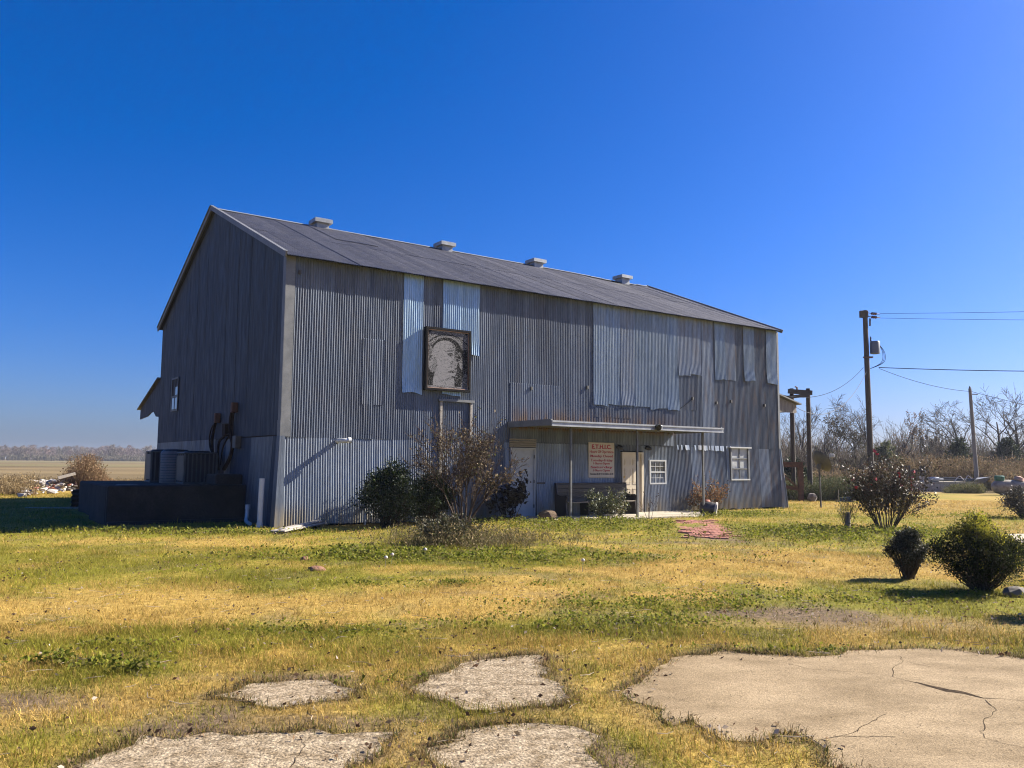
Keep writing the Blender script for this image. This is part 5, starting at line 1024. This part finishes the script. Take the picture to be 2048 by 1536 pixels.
tag(fast('twig_litter', V, F, M_TWIG, None, np.repeat(np.array([[.30, .24, .17]]) * (.5 + .8 * r_.rand(len(S), 1)), 6, 0)), 'thin pale twigs and straws littering the lawn', 'twigs', None, 'stuff')
# straw crumbs and grit blown over the slabs
x, y = wedge(9000, 4, 8.4, r_, 1.5); ok = np.zeros(len(x), bool)
for P in SP: ok |= inside(P, x, y)
ok &= r_.rand(len(x)) < .25 + .75 * fbm(x * 1.4, y * 1.4, 19); x, y = x[ok], y[ok]; n = len(x); az = r_.rand(n) * 6.28; l_ = r_.uniform(.008, .04, n); B = np.c_[x, y, np.full(n, .0055)]; hd = np.c_[np.cos(az), np.sin(az), np.zeros(n)] * l_[:, None]; sd2 = np.c_[-np.sin(az), np.cos(az), np.zeros(n)] * .0022
V = np.stack([B - sd2, B + sd2, B + hd + [0, 0, .003]], 1).reshape(-1, 3); tag(fast('slab_litter', V, np.arange(3 * n).reshape(-1, 3), M_BLADE, None, np.repeat(np.array([(.30, .22, .11), (.08, .055, .035), (.40, .33, .22), (.05, .035, .025)])[r_.randint(0, 4, n)], 3, 0)), 'straw crumbs and dead grass bits strewn on the slabs', 'litter', None, 'stuff')
# dandelion clocks by the mound
for i, (px, py) in enumerate(((849, 1118), (783, 1131), (1165, 1141), (770, 1139))):
    P_ = gp(px, py); o = empty('dandelion', P_, ['biggest white dandelion clock right below the lawn mound shrub', 'white dandelion clock in the weeds between ant mounds and mound shrub', 'lone white dandelion clock in the straw-coloured grass before the pew', 'white dandelion clock at the front rim of the weeds by the mound'][i], 'dandelion', 'dandelion clocks'); MB().tube([(0, 0, 0), (.01, 0, .16)], .004, 5).build('stalk', M_POLEGREY, o); MB().lathe([(.004, -.028), (.025, -.015), (.03, 0), (.025, .015), (.004, .028)], (.01, 0, .18), (0, 0, 1), 8).build('seed_head', M_RUBW, o, True)

# ------------------------------------------------------------------ tall dry weeds, brush, trees
def stalks(name, X, Y, h, colors, label, spread=.25, per=7, wd=.02, leafy=5, leafsz=.12, r_=None, cat='weeds', leafcol=None, z0=None):
    n = len(X); P0 = np.repeat(np.c_[X, Y, np.zeros(n) - .05], per, 0); hh = np.repeat(h, per) * r_.uniform(.5, 1.1, n * per)
    P0[:, :2] += r_.randn(n * per, 2) * .12 * spread * 4 * .3; dirv = np.c_[r_.randn(n * per, 2) * spread, np.ones(n * per)]; P1 = P0 + dirv * hh[:, None]
    V1, F1 = frustums(P0, P1, np.full(len(P0), wd / 2), np.full(len(P0), wd / 4), 3); F1 = np.r_[F1[:, [0, 1, 2]], F1[:, [0, 2, 3]]]
    cs = np.array(colors)[r_.randint(0, len(colors), len(P0))] * r_.uniform(.6, 1.3, (len(P0), 1)); c1 = np.repeat(cs, 6, 0)
    k = leafy; t = 1 - r_.rand(len(P0) * k, 1) ** 1.6 * .75; C_ = np.repeat(P0, k, 0) + np.repeat(P1 - P0, k, 0) * t + r_.randn(len(P0) * k, 3) * .06
    V2, F2, c2 = leaves(C_, np.tile([[0, 0, .6]], (len(C_), 1)), leafsz, leafcol or colors, .45, r_=r_)
    return tag(fast(name, np.r_[V1, V2], np.r_[F1, F2 + len(V1)], M_DRY, None, np.r_[c1, c2]), label, cat, None, 'stuff')
TAN = [(.24, .165, .085), (.19, .125, .07), (.29, .21, .12), (.15, .10, .06), (.12, .10, .045)]
r_ = np.random.RandomState(55)
def band(n, x0, x1, d0, d1): 
    d = r_.uniform(d0, d1, n); px = r_.uniform(x0, x1, n); v = np.array([ray(p, 925) for p in px]); return v[:, 0] / v[:, 1] * d, d
x, y = band(2600, 1555, 2260, 43, 60); k = (fbm(x * .25, y * .25, 5)); px_ = 1024 + FPX * x / y
ok = ~((y > 49) & (y < 58) & (px_ > 1770) & (px_ < 1985)) & ~((y < 52) & (px_ > 1805)); x, y, k = x[ok], y[ok], k[ok]
stalks('dry_weeds', x, y, .5 + 1.75 * k, TAN, 'tall tan dry weeds in a band before the bare trees', .22, 6, .022, 6, .13, r_)
x, y = band(900, 1800, 2260, 57, 64); stalks('dry_weeds', x, y, 1.2 + 1.6 * fbm(x * .25, y * .25, 6), TAN, 'tall brown weeds behind the scrap platform', .22, 6, .022, 6, .14, r_)
x, y = band(420, 1568, 1725, 38.5, 43); stalks('green_weeds', x, y, .5 + 1.0 * fbm(x * .5, y * .5, 7), [(.06, .075, .03), (.09, .10, .045), (.12, .10, .05), (.045, .06, .02)], 'scruffy green weeds at the lawn edge behind the dish', .35, 9, .012, 7, .08, r_)
x, y = band(150, 1890, 1965, 50.5, 52.8); stalks('green_weeds', x, y, .15 + 1.1 * fbm(x * .7, y * .7, 8) ** 2, [(.07, .08, .03), (.12, .12, .05), (.16, .14, .06)], 'low green weeds in front of the scrap platform', .35, 7, .012, 6, .08, r_)
x, y = band(700, -160, 75, 36, 52); stalks('dry_grass', x, y, .35 + .75 * fbm(x * .3, y * .3, 9), [(.30, .215, .11), (.25, .175, .085), (.34, .26, .15)], 'tall dry grass at the field edge near the rubble', .28, 8, .018, 2, .09, r_)
x, y = band(330, 100, 225, 43, 48); q_ = 1024 + FPX * x / y; stalks('dry_weeds', x, y, .35 + 1.5 * np.exp(-((q_ - 178) / 32) ** 2), [(.24, .15, .085), (.19, .115, .065), (.28, .20, .11)], 'clump of rusty dry weeds behind the rubble heap', .2, 8, .02, 5, .10, r_)
x, y = band(420, 60, 330, 50, 62); stalks('dry_grass', x, y, .2 + .35 * fbm(x * .3, y * .3, 9), [(.28, .21, .11), (.22, .16, .08)], 'thin dry grass along the field behind the dock', .28, 6, .018, 1, .09, r_)
c0 = G(935, 1092); n = 260; x, y = c0[0] + r_.randn(n) * .9, c0[1] + r_.randn(n) * .55; o = stalks('dry_grass', x, y, .12 + .22 * r_.rand(n), [(.20, .15, .075), (.15, .12, .05), (.10, .10, .03), (.27, .21, .11)], 'scrubby dry grass around the low shrub on the lawn mound', .4, 6, .007, 3, .05, r_); o.location.z = .12
# thicket under the trees: reads as one mass
def thicket(n, x0, x1, d0, d1, h0, h1, sticks, wd, colors, label, lean=.35, name='thicket', leafn=0):
    x, y = band(n, x0, x1, d0, d1); h = r_.uniform(h0, h1, n); P0 = np.repeat(np.c_[x, y, np.zeros(n)], sticks, 0); N_ = len(P0); hh = np.repeat(h, sticks)
    st = r_.rand(N_) ** 1.3 * .75; A = P0 + np.c_[r_.randn(N_, 2) * (.16 * lean * hh * st * 2)[:, None], hh * st]; dirv = np.c_[r_.randn(N_, 2) * lean, np.abs(r_.randn(N_)) * .5 + .45]; dirv /= np.linalg.norm(dirv, axis=1, keepdims=True)
    B = A + dirv * (hh * r_.uniform(.15, .42, N_))[:, None]; B[:, 2] = np.minimum(B[:, 2], hh * 1.02)
    V, F = frustums(A, B, np.full(N_, wd / 2), np.full(N_, wd / 5), 3); F = np.r_[F[:, [0, 1, 2]], F[:, [0, 2, 3]]]; cs = np.array(colors)[r_.randint(0, len(colors), N_)] * r_.uniform(.6, 1.3, (N_, 1)); cc = np.repeat(cs, 6, 0)
    return tag(fast(name, V, F, M_TWIG, None, cc), label, 'thicket', None, 'stuff')
BK = [(.095, .066, .048), (.12, .088, .064), (.07, .05, .038), (.145, .11, .078), (.075, .075, .04)]
thicket(680, 1545, 2300, 64, 84, 1.8, 4.0, 60, .035, BK, 'dense grey-brown brush under the bare trees')
thicket(260, 1545, 2300, 84, 110, 3.5, 6.5, 46, .05, BK, 'paler brush and saplings behind the bare trees')
def bare_tree(px, d, ytop, wpx, seed, label, leafy=None, lev=4, lean=(0, 0), bark=(.075, .060, .050), nch=(4, 5), up_=.10, start=.3, minr=.012):
    b = AT(px, d); hgt = ZAT(px, ytop, d); r2 = np.random.RandomState(seed); o = empty('bare_tree', b, label, 'tree', 'trees behind the weeds')
    segs = grow(r2, (0, 0, -.1), (lean[0], lean[1], 1), hgt * .62, hgt * .021, lev, nch, (22, 48), .56, .13, up_, 5, None, 0, .6, start)
    zm = max(s[1][2] for s in segs); sc = hgt / zm; xm = np.percentile([abs(s[1][0] - lean[0] * 2) for s in segs], 96) + .01; sx = np.clip((wpx / FPX * d / 2) / xm, .5, 1.9)
    segs = [(s[0] * [sx, sx, sc], s[1] * [sx, sx, sc], s[2], s[3], s[4]) for s in segs]
    wood(segs, o, bark, 1, ('trunk', 'crown'), minr)
    if leafy: V, F, cc = leaf_along(segs, 2, leafy[0], leafy[1], leafy[2], .12, .6, r2); fast('foliage', V, F, M_DRY, o, cc)
    return o
bare_tree(1644, 68, 786, 100, 1, 'bare grey tree with a straight trunk right of the pole pair')
bare_tree(1600, 74, 800, 85, 2, 'bare grey tree half behind the pole pair')
bare_tree(1566, 80, 848, 50, 3, 'small bare tree beside the barn far end', lev=3)
bare_tree(1735, 76, 790, 110, 4, 'bare tree whose crown spreads behind the utility pole')
bare_tree(1710, 66, 826, 85, 5, 'bushy dark tangled tree left of the utility pole', (1.2, .14, [(.055, .045, .035), (.075, .06, .045), (.045, .045, .03)]), 4, bark=(.06, .05, .042))
bare_tree(1810, 72, 818, 55, 6, 'slender tree holding dry reddish leaves', (.5, .17, [(.20, .12, .08), (.15, .10, .07), (.24, .17, .11)]), 4)
bare_tree(1840, 70, 822, 50, 16, 'slim tree with sparse pinkish leaves beside the reddish one', (.4, .16, [(.22, .16, .12), (.17, .12, .09)]), 4)
bare_tree(1868, 76, 810, 70, 7, 'tall thin tree with pale clinging leaves', (.35, .16, [(.26, .21, .15), (.2, .16, .11)]), 4)
bare_tree(1945, 70, 770, 130, 8, 'bare tree leaning away behind the grey service pole', None, 4, (-.28, 0))
bare_tree(1905, 84, 815, 80, 9, 'bare tree behind the grey service pole', None, 4)
bare_tree(1995, 68, 775, 110, 10, 'bare forked tree right of the grey service pole')
bare_tree(2040, 72, 764, 130, 11, 'tallest bare tree with widely spread twigs')
bare_tree(2110, 74, 770, 140, 12, 'bare tree beyond the tallest one'); bare_tree(2190, 70, 790, 120, 13, 'bare tree at the end of the tree row')
bare_tree(1780, 88, 832, 70, 14, 'thin bare sapling behind the green cedar', None, 3); bare_tree(1680, 90, 815, 80, 15, 'thin bare tree behind the tangled dark tree', None, 4)
def cedar(px, d, ytop, wpx, seed, label, cols):
    h = ZAT(px, ytop, d); w_ = wpx / FPX * d
    o = dense_bush('cedar', AT(px, d), label, 'tree', h, w_ * 1.15, seed + 60, cols, 4200, .26, .45, base=.02, group='cedars behind the weeds', asp=.35)
    for ch in o.children:
        if ch.name.startswith('foliage'): ch.name = 'crown'
        elif ch.name.startswith('stem'): ch.name = 'branch'
    MB().tube([(0, 0, -.1), (0, 0, h * .5), (0, 0, h * .9)], [.09, .06, .02], 7).build('trunk', M_POLEGREY, o, True)
CG = [(.045, .06, .03), (.06, .075, .036), (.035, .047, .024), (.08, .085, .045)]; CGY = [(.09, .10, .04), (.12, .12, .05), (.07, .08, .035)]
cedar(1772, 64, 878, 58, 1, 'olive green cedar right of the utility pole', CGY); cedar(1920, 64, 876, 52, 2, 'dark green cedar left of the grey service pole', CG); cedar(2016, 66, 872, 50, 3, 'dark green cedar under the tallest bare tree', CG); cedar(1864, 78, 884, 46, 4, 'dull green cedar behind the scrap platform', CG); cedar(2110, 66, 880, 60, 5, 'dark cedar past the gas tank', CG)
dense_bush('dark_vine_mound', AT(1585, 44), 'dark green vine mound behind the rusty trestle', 'shrub', ZAT(1585, 905, 44), 1.9, 31, DKG, 3500, .12, .1)
# far wood along the horizon on the left: one mass
x, y = band(330, -260, 420, 560, 700); h = r_.uniform(6.8, 11.2, len(x)) * (.75 + .5 * fbm(x * .02, y * .01, 8))
def far_wood():
    per = 150; n = len(x); P0 = np.repeat(np.c_[x, y, np.zeros(n)], per, 0); N_ = len(P0); hh = np.repeat(h, per); wdt = np.repeat(r_.uniform(.28, .45, n), per)
    st = .25 + .72 * r_.rand(N_); cr_ = np.sin(np.clip((st - .2) / .8, 0.02, 1) * np.pi) ** .6; A = P0 + np.c_[r_.randn(N_, 2) * (wdt * hh * cr_ * .45)[:, None], hh * st]
    d_ = np.c_[r_.randn(N_, 2) * .5, np.full(N_, .8)]; B = A + d_ * (hh * .13)[:, None]; V1, F1 = frustums(A, B, np.full(N_, .15), np.full(N_, .07), 3)
    T0 = np.c_[x, y, np.zeros(n) - .5]; V2, F2 = frustums(T0, T0 + np.c_[np.zeros((n, 2)), h * .8], np.full(n, .28), np.full(n, .12), 4)
    c1 = np.repeat(np.repeat(np.array([[.12, .088, .072]]) * r_.uniform(.75, 1.25, (n, 1)) + r_.randn(n, 3) * .006, per, 0), 6, 0); c2 = np.tile([[.09, .07, .06]], (len(V2), 1))
    tag(fast('far_wood', np.r_[V1, V2], np.r_[F1, F2 + len(V1)], M_TWIG, None, np.clip(np.r_[c1, c2], .01, 1)), 'far bare brown wood along the horizon beyond the field', 'wood', None, 'stuff')
far_wood()
thicket(700, -260, 420, 545, 575, 2.5, 5.0, 40, .3, [(.14, .11, .075), (.12, .10, .065), (.10, .095, .06)], 'low scrub along the foot of the far wood', .5, 'far_scrub')

# ------------------------------------------------------------------ the air: thin even haze over the plain
hz = MB().box(-7400, 7400, -7400, 7400, -1.5, 17.8).build('haze', None); hz.data.materials.clear()
mh = bpy.data.materials.new('air'); mh.use_nodes = True; t = mh.node_tree; t.nodes.remove(t.nodes['Principled BSDF'])
pv_ = t.nodes.new('ShaderNodeVolumePrincipled'); pv_.inputs['Color'].default_value = (.82, .88, 1.0, 1); pv_.inputs['Density'].default_value = .00026; pv_.inputs['Anisotropy'].default_value = .3
t.links.new(pv_.outputs[0], t.nodes['Material Output'].inputs['Volume']); hz.data.materials.append(mh); tag(hz, 'thin blue winter haze over the whole plain', 'haze', None, 'stuff')
